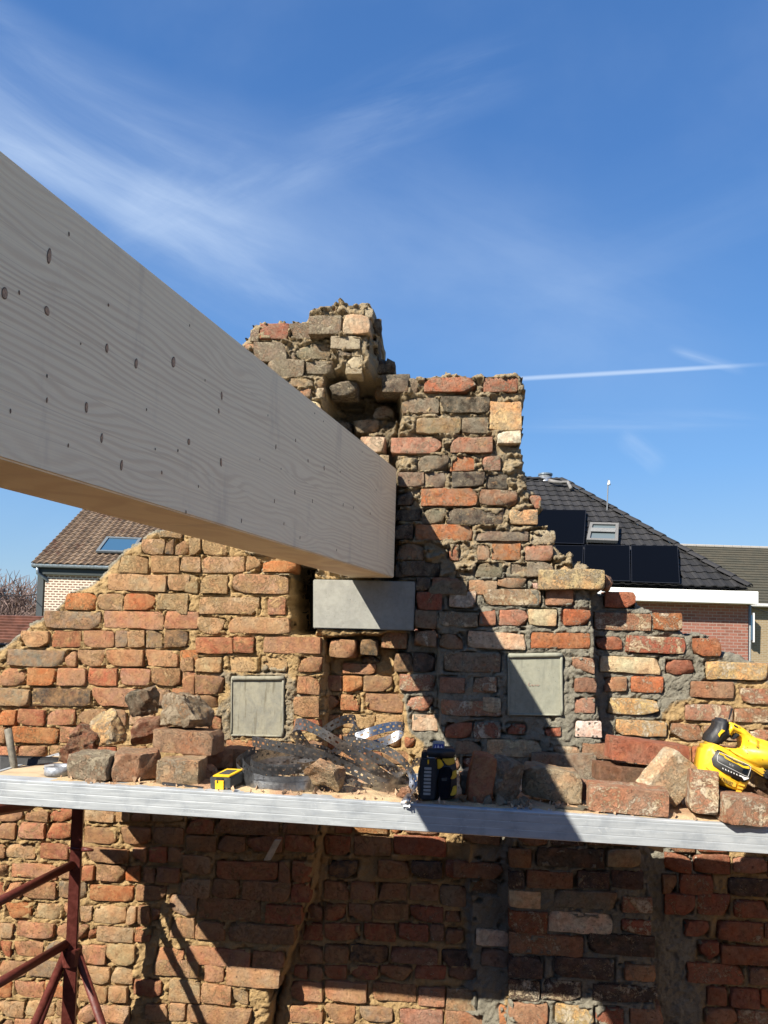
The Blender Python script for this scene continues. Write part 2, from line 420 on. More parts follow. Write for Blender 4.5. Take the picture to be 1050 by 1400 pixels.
trace(LW, 3.75, 200, 1100, 0, """
-20 60: 205 330 B; 345 520 R; 535 700 B; 715 880 B
75 150: 205 345 R; 360 680 B; 700 878 B
158 240: 205 360 B; 365 510 B; 522 700 B; 712 860 R
258 370: 190 335 T 262 355; 360 675 R 292 385; 682 740 B 290 400; 750 850 R 290 400
380 475: 180 330 T; 335 480 B; 495 740 B 390 490; 745 838 R 400 500
475 590: 122 262 G 462 565; 272 590 B 480 590; 615 800 R 515 605
592 700: 120 250 B 580 680; 255 405 B 600 690; 425 760 B 612 705
735 825: 50 195 P; 210 535 P; 545 705 P 750 840
780 880: 45 270 Tc 792 878; 300 400 P 815 905; 415 685 T 830 930
900 1010: 120 280 T; 285 440 P 920 1015; 447 525 T 945 1020
1010 1100: 0 110 T 1020 1110; 118 200 T 1020 1110; 212 540 B 1035 1120
""")
# centre recess
trace(RC, 4.038, 440, 760, .07, """
455 560: 42 188 B 462 562 .02; 217 310 D 462 545 .02
548 590: 215 320 D
592 650: 115 300 P
662 748: 10 108 B; 115 225 O; 230 388 B
765 850: 5 98 B; 105 205 R; 240 450 B 762 860
875 955: 0 100 B; 110 290 Ym; 300 450 Ym
985 1060: 0 110 R; 120 330 Bc; 345 440 Bc
1080 1150: 0 200 B; 210 330 R; 340 520 B
1170 1240: 0 100 B; 110 310 R; 320 520 B
1000 1065: 455 515 O 1004 1062 .035
""")
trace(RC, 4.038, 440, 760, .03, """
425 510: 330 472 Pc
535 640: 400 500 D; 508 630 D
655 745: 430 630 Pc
775 855: 472 612 Pc
878 965: 498 640 Cx
1060 1130: 560 700 G
""")
trace(RC, 3.75, 460, 1100, .07, """
45 145: -5 82 R; 92 262 Oc; 275 340 Ox; 350 520 B
160 260: -60 70 R; 90 280 B; 295 560 R
285 375: -40 105 D; 215 370 B; 385 540 D 290 380; 560 640 R
395 485: -60 60 B; 75 200 B; 215 360 B 400 490; 375 520 B 405 490; 530 665 G 415 520
505 595: -150 -72 B; -60 50 R; 60 180 B; 190 370 B 505 590; 378 545 R 520 598; 560 640 B 540 600
610 695: -170 -72 R; -60 120 R; 140 305 R; 320 470 R; 480 550 B; 560 650 B 640 710
720 810: -185 -72 B; -60 60 B; 70 265 D; 280 520 B 735 815; 535 690 D 745 830
825 895: -215 -150 R; -140 -72 B; -60 50 R; 65 210 R; 225 390 B; 405 560 R; 575 720 B
905 1005: -230 -70 P; -55 155 P; 190 410 P 912 1005; 420 555 P 935 1030; 565 715 T 940 1055
1030 1120: -240 -70 P; -55 95 B; 120 290 G 1040 1110; 325 545 P 1050 1130; 560 755 P 1060 1140
""")
trace(RC, 3.75, 460, 1100, .045, """
0 90: 560 700 B; 715 850 B
110 200: 650 840 B
300 380: 600 850 B
640 722: 715 893 Wx
740 830: 740 890 G
1030 1125: 835 875 O
""")
# right pier below deck
trace(TW, 3.18, 720, 1120, 0, """
-40 40: -60 150 B; 165 330 P; 345 480 B
50 115: -40 90 B; 105 250 D; 265 480 B
128 208: -78 18 B; 45 335 Dx; 350 495 T
225 300: -78 -10 D; 0 200 B; 220 360 D; 368 505 D
310 385: -78 60 Cx; 118 390 G; 415 545 Pc 335 405
400 495: -78 88 R; 95 375 Wx 405 495; 412 540 Rc 435 500
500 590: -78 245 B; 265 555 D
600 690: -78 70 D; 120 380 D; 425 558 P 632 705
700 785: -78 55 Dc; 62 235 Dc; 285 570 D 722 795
800 890: -78 90 P; 125 290 Yc 808 890; 300 420 R 820 895; 450 595 P 825 895
905 985: -78 180 B; 195 330 P; 345 600 G
""")
trace(RW, 3.18, 720, 1120, .078, """
-30 40: 520 600 B; 615 800 R; 815 1050 P
55 140: 600 730 B; 745 870 R; 885 1050 B
150 232: 600 715 R; 728 885 R 152 238; 900 1042 P 168 232
240 328: 590 652 B; 665 812 R; 878 1060 D 258 335
325 415: 600 730 R; 742 885 R; 902 1050 R 355 428
430 520: 690 795 R 440 512; 830 1025 R 445 528
530 612: 750 835 R; 845 1060 R 552 630
628 715: 700 945 R; 968 1070 B 645 720
722 808: 785 868 R 728 808; 885 1010 R 735 820; 1016 1070 O 740 820
820 890: 778 912 P; 915 1060 Pc 830 890
905 985: 640 780 B; 795 1000 P
""")
# right pier above deck
trace(TW, 4.038, 440, 760, 0, """
30 110: 440 600 D
120 190: 520 600 D; 610 760 B
200 300: 522 660 R; 705 848 Wc 195 285
300 400: 512 632 G; 645 860 Gc 310 390; 872 960 P 305 385; 982 1045 P 300 385
410 500: 510 632 B; 645 782 B 430 512
530 640: 678 985 G
670 755: 650 790 P; 832 965 Pc
800 882: 660 990 Pc
920 1005: 680 830 R; 838 985 Rc
1022 1092: 740 880 G
1110 1180: 640 760 B; 775 880 R
1190 1260: 600 740 B; 760 900 P; 915 1040 R
""")
trace(TW, 4.12, 660, 740, 0, """
22 105: 52 215 R; 237 395 P; -30 42 P
118 200: 250 395 Gc; 405 500 C 130 190
205 262: 80 245 T; 255 305 W 235 268
165 262: 314 688 Yc 160 268 -.025
190 272: 693 748 P 190 272 .02
270 362: 0 325 Tc; 357 508 P
385 475: -18 70 P; 93 255 P; 257 414 Cx; 455 605 O
515 605: -85 243 Cx; 272 605 O
655 742: -10 95 B; 505 632 P
765 850: 0 75 Pc; 520 640 B
880 968: 0 98 Cc; 515 633 P
1015 1100: 0 98 Rc; 135 240 R 1030 1085; 350 440 R 1045 1098; 525 670 Wx 1012 1102
1118 1212: 22 330 Cc
1155 1225: 400 545 Tc; 560 745 B 1140 1228
1220 1340: 275 635 G 1200 1345 -.035
1240 1300: 75 210 R
""")
# tower
trace(TW, 3.75, 500, 480, 0, """
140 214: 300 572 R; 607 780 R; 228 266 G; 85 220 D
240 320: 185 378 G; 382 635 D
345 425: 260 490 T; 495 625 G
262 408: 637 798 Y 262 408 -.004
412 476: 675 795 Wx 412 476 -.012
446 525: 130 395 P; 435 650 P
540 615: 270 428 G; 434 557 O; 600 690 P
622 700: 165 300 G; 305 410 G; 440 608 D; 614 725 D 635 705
705 795: 280 572 O; 585 775 B 715 795
730 812: 835 900 R 735 812 .01
803 888: 290 410 G; 417 708 D; 735 880 Y 815 890
890 972: 255 550 O; 565 835 G 925 975
915 990: 842 975 Ym 918 992
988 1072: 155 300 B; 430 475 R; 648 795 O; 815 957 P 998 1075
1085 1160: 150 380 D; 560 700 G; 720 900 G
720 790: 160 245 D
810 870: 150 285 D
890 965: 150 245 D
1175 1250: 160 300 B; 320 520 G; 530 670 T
""")
trace(TW, 4.375, 320, 410, -.02, """
142 235: 155 330 R; 332 500 Gc
178 250: 100 150 Gc
262 298: 65 122 P
258 375: 120 320 Gc; 325 368 Gc 300 368; 372 578 Gc 265 355
362 470: 205 420 Gc; 430 600 Gc 365 440
475 525: 330 480 T; 490 530 T
530 590: 400 460 P; 465 540 C
605 680: 380 520 C; 440 560 C 690 760
90 200: 445 640 Gc 92 205 -.06; 650 815 C 85 200 -.06
215 290: 578 756 Cm 215 290 -.06
292 345: 612 715 D 292 345 -.05
322 440: 668 768 Ym 325 440 -.06
55 84: 492 528 Ox 55 84 -.03; 580 622 Ox 52 84 -.03
40 110: 775 832 Cm 40 108 -.05
115 215: 825 878 D 115 215 .0
225 335: 815 870 D 225 335 .02
340 440: 860 905 D 340 440 .05; 910 962 D 350 440 .05
450 548: 885 1050 D 450 548 .03
""")
trace(TW, 4.04, 300, 400, .10, """
500 575: 860 985 B
625 700: 850 965 G
710 780: 640 730 D; 740 880 T
""")
trace(TW, 4.04, 300, 400, -.01, """
795 880: 780 920 C
895 960: 700 840 C; 850 935 T
""")
# right wall
trace(RW, 4.117, 820, 740, .078, """
283 375: 25 200 R
405 500: -30 290 Pc; 302 460 Oc
535 610: -20 122 R; 145 482 Rc 535 630; 525 680 O 545 645
650 742: 0 340 Cx; 372 540 R 668 752; 600 940 Yc 680 780; 950 1200 P 690 785
762 850: 25 150 P; 178 357 O; 510 750 B 790 880; 790 950 Pc 830 915; 965 1200 P 820 915
885 975: 50 330 Yc; 480 745 Pc 920 1010; 760 950 Pc 945 1020; 965 1200 B 945 1030
1010 1095: 90 375 Yc; 405 580 Pc 1030 1120; 590 662 Pc 1040 1100; 672 830 Pc 1050 1125; 840 950 Pc 1062 1130; 965 1200 P 1060 1140
1130 1190: 150 312 G; 320 395 G
1155 1250: 400 515 O; 520 640 O; 650 800 Pc 1150 1240; 812 1000 P 1160 1240
1220 1300: 60 200 B; 210 390 R
1270 1340: 400 600 P; 620 800 B; 815 1000 P
1320 1400: 60 260 B; 270 420 R; 435 640 B 1360 1430; 650 900 R 1360 1430
""")

# ------------------------------------------------------------------ regions (photo pixels on the plane Y=0)
POLY = {
 LW: [(-330, 1010), (-200, 965), (-60, 910), (0, 884), (22, 868), (38, 852), (58, 843), (72, 838), (88, 814), (102, 804), (122, 797), (138, 783), (152, 768), (164, 755), (170, 748), (192, 738), (196, 728), (216, 722), (240, 722), (262, 726), (330, 730), (410, 740),
      (407, 758), (401, 776), (403, 790), (399, 812), (405, 830), (404, 862), (424, 868), (440, 871), (446, 878), (445, 1000), (446, 1120), (430, 1180), (424, 1230), (411, 1255), (398, 1300), (384, 1345), (365, 1352), (372, 1375), (356, 1480), (-330, 1480)],
 RC: [(398, 735), (405, 700), (560, 690), (566, 862), (600, 870), (600, 990), (612, 1040), (640, 1100), (700, 1130), (702, 1480), (350, 1480), (384, 1330), (410, 1255), (440, 1120), (444, 875), (398, 864)],
 TW: [(332, 472), (336, 462), (343, 459), (345, 447), (356, 443), (395, 440), (418, 441), (424, 432), (432, 424), (452, 423), (470, 418), (484, 424), (503, 418), (511, 424), (512, 437), (520, 448), (521, 470), (517, 486), (538, 491), (540, 498), (536, 511), (565, 513), (598, 513), (612, 508), (640, 513), (672, 511), (712, 510), (716, 514),
      (717, 560), (715, 600), (716, 634), (721, 650), (722, 668), (741, 678), (745, 693), (738, 704), (736, 716), (752, 720), (750, 735), (762, 748), (775, 758), (780, 752), (786, 765), (803, 772), (806, 782), (809, 800), (810, 812), (813, 900), (819, 985), (826, 1030), (838, 1100), (875, 1160), (880, 1190), (892, 1225), (896, 1330), (908, 1480),
      (690, 1480), (692, 1290), (688, 1150), (640, 1100), (608, 1045), (596, 990), (596, 866), (566, 858), (566, 800), (330, 790)],
 RW: [(800, 796), (826, 806), (868, 808), (876, 818), (902, 832), (908, 838), (930, 842), (936, 858), (955, 866), (986, 868), (992, 882), (1010, 892), (1050, 905), (1150, 925), (1300, 960), (1300, 1480), (880, 1480), (880, 1200), (838, 1100), (800, 1000)],
}
# fill the courses that the photograph shows only partly or not at all
def fill(thing, Y, u_lo, u_hi, v_lo, v_hi, codes):
    poly = W(POLY[thing]); mine = [b for b in BRICKS]
    a, b = P(u_lo, v_lo, Y), P(u_hi, v_hi, Y); z = a.z-.03; r = 0
    while z > b.z:
        x = a.x + (.11 if r % 2 else 0)
        while x < b.x:
            w = .195 if random.random() < .45 else .095; h = .052
            cx = x+w/2; ok = all(inpoly(poly, np.array([cx+sx*(w/2)]), np.array([z+sz*h/2]))[0] for sx in (-1, 1) for sz in (-1, 1))
            if ok:
                for m in BRICKS:
                    if abs(m[1]-cx) < (m[3]+w)/2+.004 and abs(m[2]-z) < (m[4]+h)/2+.002: ok = False; break
            if ok: BRICKS.append([thing, cx, z, w, h, Y, random.choice(codes)]); x += w+.014
            else: x += .02
        z -= .0655; r += 1
fill(LW, 0, -110, 100, 860, 1420, ['P', 'B', 'R', 'T', 'O'])
fill(LW, 0, 100, 460, 960, 1420, ['P', 'B', 'R', 'T', 'B'])
fill(RC, .07, 380, 640, 1000, 1420, ['B', 'R', 'B'])
fill(TW, 0, 330, 640, 520, 860, ['D', 'B', 'G'])
fill(TW, 0, 600, 900, 1000, 1420, ['D', 'B', 'G', 'P'])
fill(RW, .078, 880, 1180, 1000, 1145, ['R', 'B', 'P'])
fill(RW, .078, 985, 1180, 1145, 1420, ['R', 'B', 'P'])
fill(RW, .078, 1050, 1200, 900, 1420, ['R', 'B', 'P'])

BLOCK = [(428, 792), (568, 795), (565, 862), (428, 859)]
TILE_L = [(316, 925), (389, 925), (388, 1008), (315, 1006)]
TILE_R = [(694, 894), (769, 893), (770, 979), (694, 978)]
def in_rect(b, px, m=.012):
    w_ = W(px); x0, x1 = w_[0][0]-m, w_[1][0]+m; z1, z0 = w_[0][1]+m, w_[2][1]-m
    return b[1]+b[3]/2 > x0 and b[1]-b[3]/2 < x1 and b[2]+b[4]/2 > z0 and b[2]-b[4]/2 < z1
BRICKS[:] = [b for b in BRICKS if not (in_rect(b, TILE_L, -.012) or in_rect(b, TILE_R, -.012) or in_rect(b, BLOCK, -.012))]
def base_depth(X, Z):
    """front plane (Y) of the masonry by place"""
    jx = X+(vn(X*30, Z*30, 2)-.5)*.012; jz = Z+(vn(X*30, Z*30, 8)-.5)*.012
    H = np.zeros(X.shape)
    def reg(px, y, soft=.006):
        s = sdpoly(W(px), jx, jz); k = sst(-s, -soft, soft); nonlocal H; H = H*(1-k)+y*k
    # above the recess the flue is open behind the beam
    reg([(444, 872), (556, 866), (556, 1000), (560, 1060), (640, 1090), (650, 1480), (350, 1480), (372, 1375), (365, 1352), (384, 1345), (398, 1300), (411, 1255), (424, 1230), (430, 1180), (446, 1120)], .07)
    reg([(553, 862), (597, 862), (597, 990), (604, 1045), (560, 1060), (553, 1000)], .03, .015)
    reg([(640, 1110), (694, 1130), (694, 1480), (642, 1480)], .045, .02)
    reg([(398, 690), (430, 690), (430, 866), (398, 862)], .26)
    reg([(809, 806), (1400, 800), (1400, 1500), (908, 1500), (896, 1330), (892, 1225), (880, 1190), (875, 1160), (838, 1100), (826, 1030), (819, 985), (813, 900)], .082, .003)
    # flue hollow left of the tower
    reg([(446, 516), (470, 514), (500, 512), (520, 506), (541, 512), (545, 560), (540, 610), (530, 620), (505, 618), (492, 600), (470, 590), (446, 560)], .17, .014)
    reg([(490, 560), (535, 548), (538, 600), (500, 604)], .10, .012)
    reg([(521, 600), (541, 560), (542, 800), (520, 800)], .05, .012)
    # corbelled lump over the hollow
    reg([(421, 432), (445, 418), (505, 414), (514, 440), (508, 470), (508, 512), (497, 516), (470, 512), (456, 470), (440, 446)], -.055)
    reg([(508, 430), (530, 440), (523, 487), (508, 512)], .0, .01)
    reg([(519, 485), (545, 485), (545, 512), (505, 515)], .045, .012)
    reg([(325, 435), (421, 430), (440, 446), (466, 478), (446, 516), (440, 560), (500, 640), (325, 640)], -.02, .008)
    # seats of the padstone and the tiles
    reg(BLOCK, .03, .004); reg(TILE_L, .012, .004); reg(TILE_R, .010, .004)
    # foot of the right pier flares, plaster fillet on the right wall
    return H
def grey_amount(X, Z, thing):
    g = {LW: .04, RC: .12, TW: .95, RW: .9}[thing]+np.zeros(X.shape)
    def reg(px, y, soft=.05):
        s = sdpoly(W(px), X+(vn(X*12, Z*12, 1)-.5)*.12, Z+(vn(X*12, Z*12, 5)-.5)*.12); k = sst(-s, -soft, soft); nonlocal g; g = g*(1-k)+y*k
    if thing == TW: reg([(300, 400), (800, 400), (840, 790), (545, 800), (540, 1000), (300, 800)], .52)
    if thing == LW:
        rim = sdpoly(W(POLY[LW]), X, Z); top = Z > P(300, 905).z-.1
        g = np.where(top & (X < P(250, 760).x), np.maximum(g, .75*sst(-rim, .035, .0)), g)
        reg([(296, 905), (412, 905), (412, 1020), (296, 1020)], .55, .03)
    if thing == RC:
        reg([(545, 860), (640, 860), (640, 1120), (560, 1060), (555, 1000)], .9, .03); reg([(636, 1110), (705, 1110), (705, 1480), (640, 1480)], 1.0, .03)
        reg([(400, 860), (550, 860), (550, 875), (400, 875)], .2)
    if thing == RW: reg([(915, 985), (935, 985), (985, 935), (1010, 925), (1400, 925), (1400, 1130), (880, 1130)], .12, .03); reg([(960, 1130), (1400, 1130), (1400, 1500), (970, 1500)], .35, .06)
    return g
def sheet(thing, label, parent_name, res=.005, thick=.24):
    poly = W(POLY[thing]); xs = [p[0] for p in poly]; zs = [p[1] for p in poly]
    X0, X1, Z0, Z1 = min(xs)-.02, max(xs)+.02, min(zs)-.02, max(zs)+.02
    nx, nz = int((X1-X0)/res), int((Z1-Z0)/res)
    gx_, gz_ = np.meshgrid(np.linspace(X0, X1, nx+1), np.linspace(Z0, Z1, nz+1))
    jit = .014 if thing in (TW, RW) else .010
    qx = gx_+(fbm(gx_*35, gz_*35, 1, 3)-.5)*jit*2; qz = gz_+(fbm(gx_*35, gz_*35, 9, 3)-.5)*jit*2
    sd = sdpoly(poly, qx, qz)
    # brick distance field
    S = np.full(gx_.shape, .05)
    m = .022
    for b in BRICKS:
        _, bx, bz, w, h, Y, code = b
        # flatten recess parallax: compare on the Y=0 sheet
        i0, i1 = int((bx-w/2-m-X0)/res), int((bx+w/2+m-X0)/res)+2; k0, k1 = int((bz-h/2-m-Z0)/res), int((bz+h/2+m-Z0)/res)+2
        i0, k0 = max(i0, 0), max(k0, 0)
        if i0 >= nx+1 or k0 >= nz+1 or i1 <= 0 or k1 <= 0: continue
        sx = gx_[k0:k1, i0:i1]; sz = gz_[k0:k1, i0:i1]
        ax = np.abs(sx-bx)-w/2+.006; az = np.abs(sz-bz)-h/2+.006
        d = np.hypot(np.maximum(ax, 0), np.maximum(az, 0))+np.minimum(np.maximum(ax, az), 0)-.006
        S[k0:k1, i0:i1] = np.minimum(S[k0:k1, i0:i1], d)
    B = base_depth(gx_, gz_)
    n1 = fbm(gx_*14, gz_*14, 3, 4, .6); n2 = fbm(gx_*60, gz_*60, 6, 3, .6); n3 = vn(gx_*200, gz_*200, 4); n4 = fbm(gx_*26, gz_*55, 12, 3, .6)
    tower = np.clip((gz_-P(600, 800).z)/.05, 0, 1) if thing == TW else 0
    # joints: pointed or raked, with cracks beside the bricks
    rec = {LW: .000, RC: .001, TW: -.001, RW: .0}[thing]
    J = B+rec+(n1-.5)*.010+(n2-.5)*.014+(n3-.5)*.005
    if thing == TW: J = J-tower*(sst(n4, .47, .66)*.022-.006)            # mortar squeezed out in curls
    if thing == LW: J = J-sst(n4, .55, .75)*.007
    crack = np.exp(-((S-.002)/.0035)**2)*sst(n1+.35*n4, .62+ (.06 if thing != LW else 0), .80)
    J = J+crack*(.011 if thing in (LW, RC) else .016)
    hole = sst(n4, .70, .80)*sst(S, .004, .010)*(1.3 if thing != RW else .3)*.02
    J = J+hole
    under = B+.022
    smear_t = {LW: .60, RC: .62, TW: .59, RW: .64}[thing]
    sm = sst(n1*.5+n2*.5+.9*np.clip(S, -.03, 0)*8, smear_t-.12, smear_t-.04)
    inside = S < -.0015
    H = np.where(inside, np.where(sm > .3, B-.0065*sm+(n2-.5)*.006+(n3-.5)*.002, under), J)
    # rounded ragged rim
    H = H+sst(-sd, .012, 0)*.02*n2+sst(-sd, .03, 0)*.008
    mask_c = (sd[:-1, :-1] < 0) & (sd[1:, 1:] < 0) & (sd[:-1, 1:] < 0) & (sd[1:, :-1] < 0)
    # crumbs on the rim
    vid = -np.ones(gx_.shape, int)
    kk, ii = np.nonzero(mask_c)
    for dk, di in ((0, 0), (1, 0), (0, 1), (1, 1)): vid[kk+dk, ii+di] = 1
    use = vid > 0; vid[use] = np.arange(use.sum())
    dj = np.where(S > 0, 1, .2)
    vx = gx_+(n2-.5)*.004*dj; vz = gz_+(n3-.5)*.003*dj
    V = np.stack([vx[use], H[use], vz[use]], 1)
    quads = np.stack([vid[kk, ii], vid[kk, ii+1], vid[kk+1, ii+1], vid[kk+1, ii]], 1)
    # skirts
    pad = np.pad(mask_c, 1)
    sk = []; nb = len(V)
    back = {}
    ba = []
    def bk(a, dx=0):
        if a not in back: back[a] = nb+len(ba); v = V[a]; ba.append((v[0], thick, v[2]))
        return back[a]
    mid = {}
    for di, dk, e in ((-1, 0, ((1, 0), (0, 0))), (1, 0, ((0, 1), (1, 1))), (0, -1, ((0, 0), (0, 1))), (0, 1, ((1, 1), (1, 0)))):
        nbm = pad[1+dk:1+dk+mask_c.shape[0], 1+di:1+di+mask_c.shape[1]]
        for k, i in zip(*np.nonzero(mask_c & ~nbm)):
            a = int(vid[k+e[0][0], i+e[0][1]]); b = int(vid[k+e[1][0], i+e[1][1]])
            sk.append((b, a, bk(a), bk(b)))
    # subdivide skirts for a rough top: three steps with noise
    V2 = [tuple(v) for v in V]+ba; faces = [tuple(map(int, q)) for q in quads]
    steps = 5; ring = {}
    def rv(a, s):
        if s == 0: return a
        if s == steps: return back[a]
        key = (a, s)
        if key not in ring:
            v = V[a]; t = s/steps; y = v[1]+(thick-v[1])*t
            n = float(fbm(v[0]*40+y*9, v[2]*40+y*60, y*50, 3))-.5
            ring[key] = len(V2); V2.append((v[0]+n*.012, y, v[2]+n*.028))
        return ring[key]
    for (b, a, ba_, bb_) in sk:
        for s in range(steps): faces.append((rv(b, s), rv(a, s), rv(a, s+1), rv(b, s+1)))
    root = THING[thing]
    o = mk('mortar', [Vector(v)-wloc(root) for v in V2], faces, M_MORTAR, root, wloc(root), True)
    at = o.data.attributes.new('grey', 'FLOAT', 'POINT'); g = grey_amount(gx_, gz_, thing)[use]
    arr = np.full(len(V2), float({LW: .1, RC: .2, TW: .5, RW: .7}[thing])); arr[:len(V)] = g; at.data.foreach_set('value', arr)
    st = o.data.attributes.new('hollow_shade', 'FLOAT', 'POINT'); so = np.zeros(len(V2))
    if thing == TW:
        flue = sdpoly(W([(446, 516), (541, 505), (545, 620), (560, 800), (500, 800), (446, 560)]), gx_, gz_)
        so[:len(V)] = (sst(-flue, -.01, .03)*.55*sst(n1, .3, .6))[use]  # shade painted in blotches into the flue hollow
    if thing == RC:
        flue = sdpoly(W([(398, 690), (430, 690), (430, 866), (398, 862)]), gx_, gz_); so[:len(V)] = (sst(-flue, -.004, .006)*.97)[use]  # near-black shade painted into the deep hole beside the padstone
    st.data.foreach_set('value', so)
    return o

gz0 = 0.0
THING = {
 LW: empty('brick_wall', (-.9, .1, gz0), 'broken left brick wall with yellow sandy mortar, its top stepping down to the left', 'brick wall'),
 RC: empty('brick_wall', (-.05, .2, gz0), 'recessed brick infill with a shade-darkened hole between the left pier and the right pier, under the beam', 'brick wall'),
 TW: empty('brick_chimney', (.35, .1, gz0), 'tall ruined chimney stub of dark bricks and oozing mortar behind the beam end', 'chimney'),
 RW: empty('brick_wall', (1.1, .15, gz0), 'right brick wall with cream limed bricks and wide grey mortar joints, stepping down to the right', 'brick wall'),
}
for k, t in THING.items(): sheet(k, '', '')
MATS = {LW: M_BL, RC: M_BL, TW: M_BT, RW: M_BR}
zt = P(600, 800).z
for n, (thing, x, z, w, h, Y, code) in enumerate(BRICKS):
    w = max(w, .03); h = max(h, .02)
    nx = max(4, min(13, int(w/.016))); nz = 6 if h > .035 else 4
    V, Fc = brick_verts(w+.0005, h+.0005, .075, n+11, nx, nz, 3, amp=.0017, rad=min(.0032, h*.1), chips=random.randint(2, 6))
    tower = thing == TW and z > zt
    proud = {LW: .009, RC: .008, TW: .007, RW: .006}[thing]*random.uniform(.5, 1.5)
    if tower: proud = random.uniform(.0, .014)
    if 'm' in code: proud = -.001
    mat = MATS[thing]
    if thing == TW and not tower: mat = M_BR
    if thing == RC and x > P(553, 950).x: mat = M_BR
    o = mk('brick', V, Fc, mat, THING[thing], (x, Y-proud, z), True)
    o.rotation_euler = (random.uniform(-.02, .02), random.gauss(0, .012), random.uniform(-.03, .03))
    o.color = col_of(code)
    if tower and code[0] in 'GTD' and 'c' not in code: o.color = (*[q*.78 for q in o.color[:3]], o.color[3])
    o.data.set_sharp_from_angle(angle=R_(38))
# plain masonry below the picture down to the ground, same walls going on
for key, u0x, u1x, Y in ((LW, -330, 375, .01), (RC, 372, 702, .075), (TW, 690, 908, .01), (RW, 880, 1300, .065)):
    a = P(u0x, 1478, 0); b = P(u1x, 1478, 0); mb = MB()
    mb.box(((a.x+b.x)/2, (Y+.24)/2, min(a.z, b.z)/2-.002), ((b.x-a.x)/2, 0, 0), (0, (.24-Y)/2, 0), (0, 0, min(a.z, b.z)/2+.02))
    mb.build('wall_base', M_BL, THING[key]).color = (.34, .2, .13, .6)
# ------------------------------------------------------------------ timber beam
def wood_material():
    m, N = newmat('spruce_glulam')
    uv = N.n('ShaderNodeTexCoord').outputs['Object']     # x along the beam, z up, y across
    s = N.n('ShaderNodeSeparateXYZ', {0: uv})
    x, y, z = s.outputs
    warp = N.noise(N.n('ShaderNodeCombineXYZ', {0: N.math('MULTIPLY', x, 2.2), 1: N.math('MULTIPLY', y, 6), 2: N.math('MULTIPLY', z, 9)}).outputs[0], 1, 2, .5)
    warp2 = N.noise(N.n('ShaderNodeCombineXYZ', {0: N.math('MULTIPLY', x, 7), 1: y, 2: N.math('MULTIPLY', z, 22)}).outputs[0], 1, 3, .55)
    # knot swirls
    vo = N.n('ShaderNodeTexVoronoi', {'Vector': N.n('ShaderNodeCombineXYZ', {0: N.math('MULTIPLY', x, 4.2), 1: 0.0, 2: N.math('MULTIPLY', z, 13)}).outputs[0], 'Scale': 1.0, 'Randomness': 1.0})
    sw = N.ramp(vo.outputs['Distance'], .55, .0)
    lam = N.math('FLOOR', N.math('MULTIPLY', N.math('ADD', z, .5), 25))          # lamellas of 4 cm
    ph = N.math('ADD', N.math('MULTIPLY', z, 560), N.math('MULTIPLY', warp, 34))
    ph = N.math('ADD', ph, N.math('MULTIPLY', sw, 12)); ph = N.math('ADD', ph, N.math('MULTIPLY', warp2, 5))
    ph = N.math('ADD', ph, N.math('MULTIPLY', lam, 21.7))
    ring = N.math('SINE', ph); ring2 = N.math('POWER', N.ramp(ring, -1, 1), 2.2)
    amp = N.ramp(N.noise(N.n('ShaderNodeCombineXYZ', {0: N.math('MULTIPLY', x, 1.5), 1: y, 2: N.math('MULTIPLY', z, 8)}).outputs[0], 1, 3), .3, .7, .25, .9)
    fib = N.noise(N.n('ShaderNodeCombineXYZ', {0: N.math('MULTIPLY', x, 14), 1: N.math('MULTIPLY', y, 500), 2: N.math('MULTIPLY', z, 700)}).outputs[0], 1, 3, .6)
    c = N.mix(N.math('MULTIPLY', ring2, amp), (.90, .77, .53), (.72, .57, .375))
    c = N.mix(N.ramp(fib, .3, .7, 0, .35), c, (.68, .55, .39))
    st = N.noise(N.n('ShaderNodeCombineXYZ', {0: N.math('MULTIPLY', x, 11), 1: y, 2: N.math('MULTIPLY', z, 2.5)}).outputs[0], 1, 5, .65)
    c = N.mix(N.ramp(st, .56, .72, 0, .45), c, (.56, .46, .34))
    gl = N.math('FRACT', N.math('MULTIPLY', N.math('ADD', z, .5), 25))
    c = N.mix(N.math('MULTIPLY', N.ramp(N.math('ABSOLUTE', N.math('SUBTRACT', gl, .5)), .485, .5), .35), c, (.36, .26, .17))
    nb = bump(N, ring2, .25, .0006); nb = bump(N, fib, .25, .0005, nb)
    pbsdf(N, c, .62, 0, nb, .3)
    return m
M_WOOD = wood_material()
hd, sl_ = R_(12.45), R_(-.2)
ax = Vector((math.sin(hd)*math.cos(sl_), math.cos(hd)*math.cos(sl_), math.sin(sl_)))     # towards the wall
Et, Eb = P(543, 641, -.03), P(538, 790, -.03)
hb_ = (Et.z-Eb.z); endc = Vector((Et.x-.0015, -.03, (Et.z+Eb.z)/2))
side = Vector((ax.y, -ax.x, 0)).normalized()
BL, BW = 5.2, .150
beam = empty('timber_beam', endc-ax*(BL/2), 'long pale spruce glulam beam running from the upper left to the chimney, resting on the concrete block', 'beam')
upb = ax.cross(-side) if ax.cross(-side).z > 0 else (-side).cross(ax)
Mb = Matrix((ax, upb.cross(ax), upb)).transposed()
mb = MB(); mb.box((0, 0, 0), (BL/2, 0, 0), (0, BW/2, 0), (0, 0, hb_/2))
bo = mb.build('beam_body', M_WOOD, beam, wloc(beam), False)
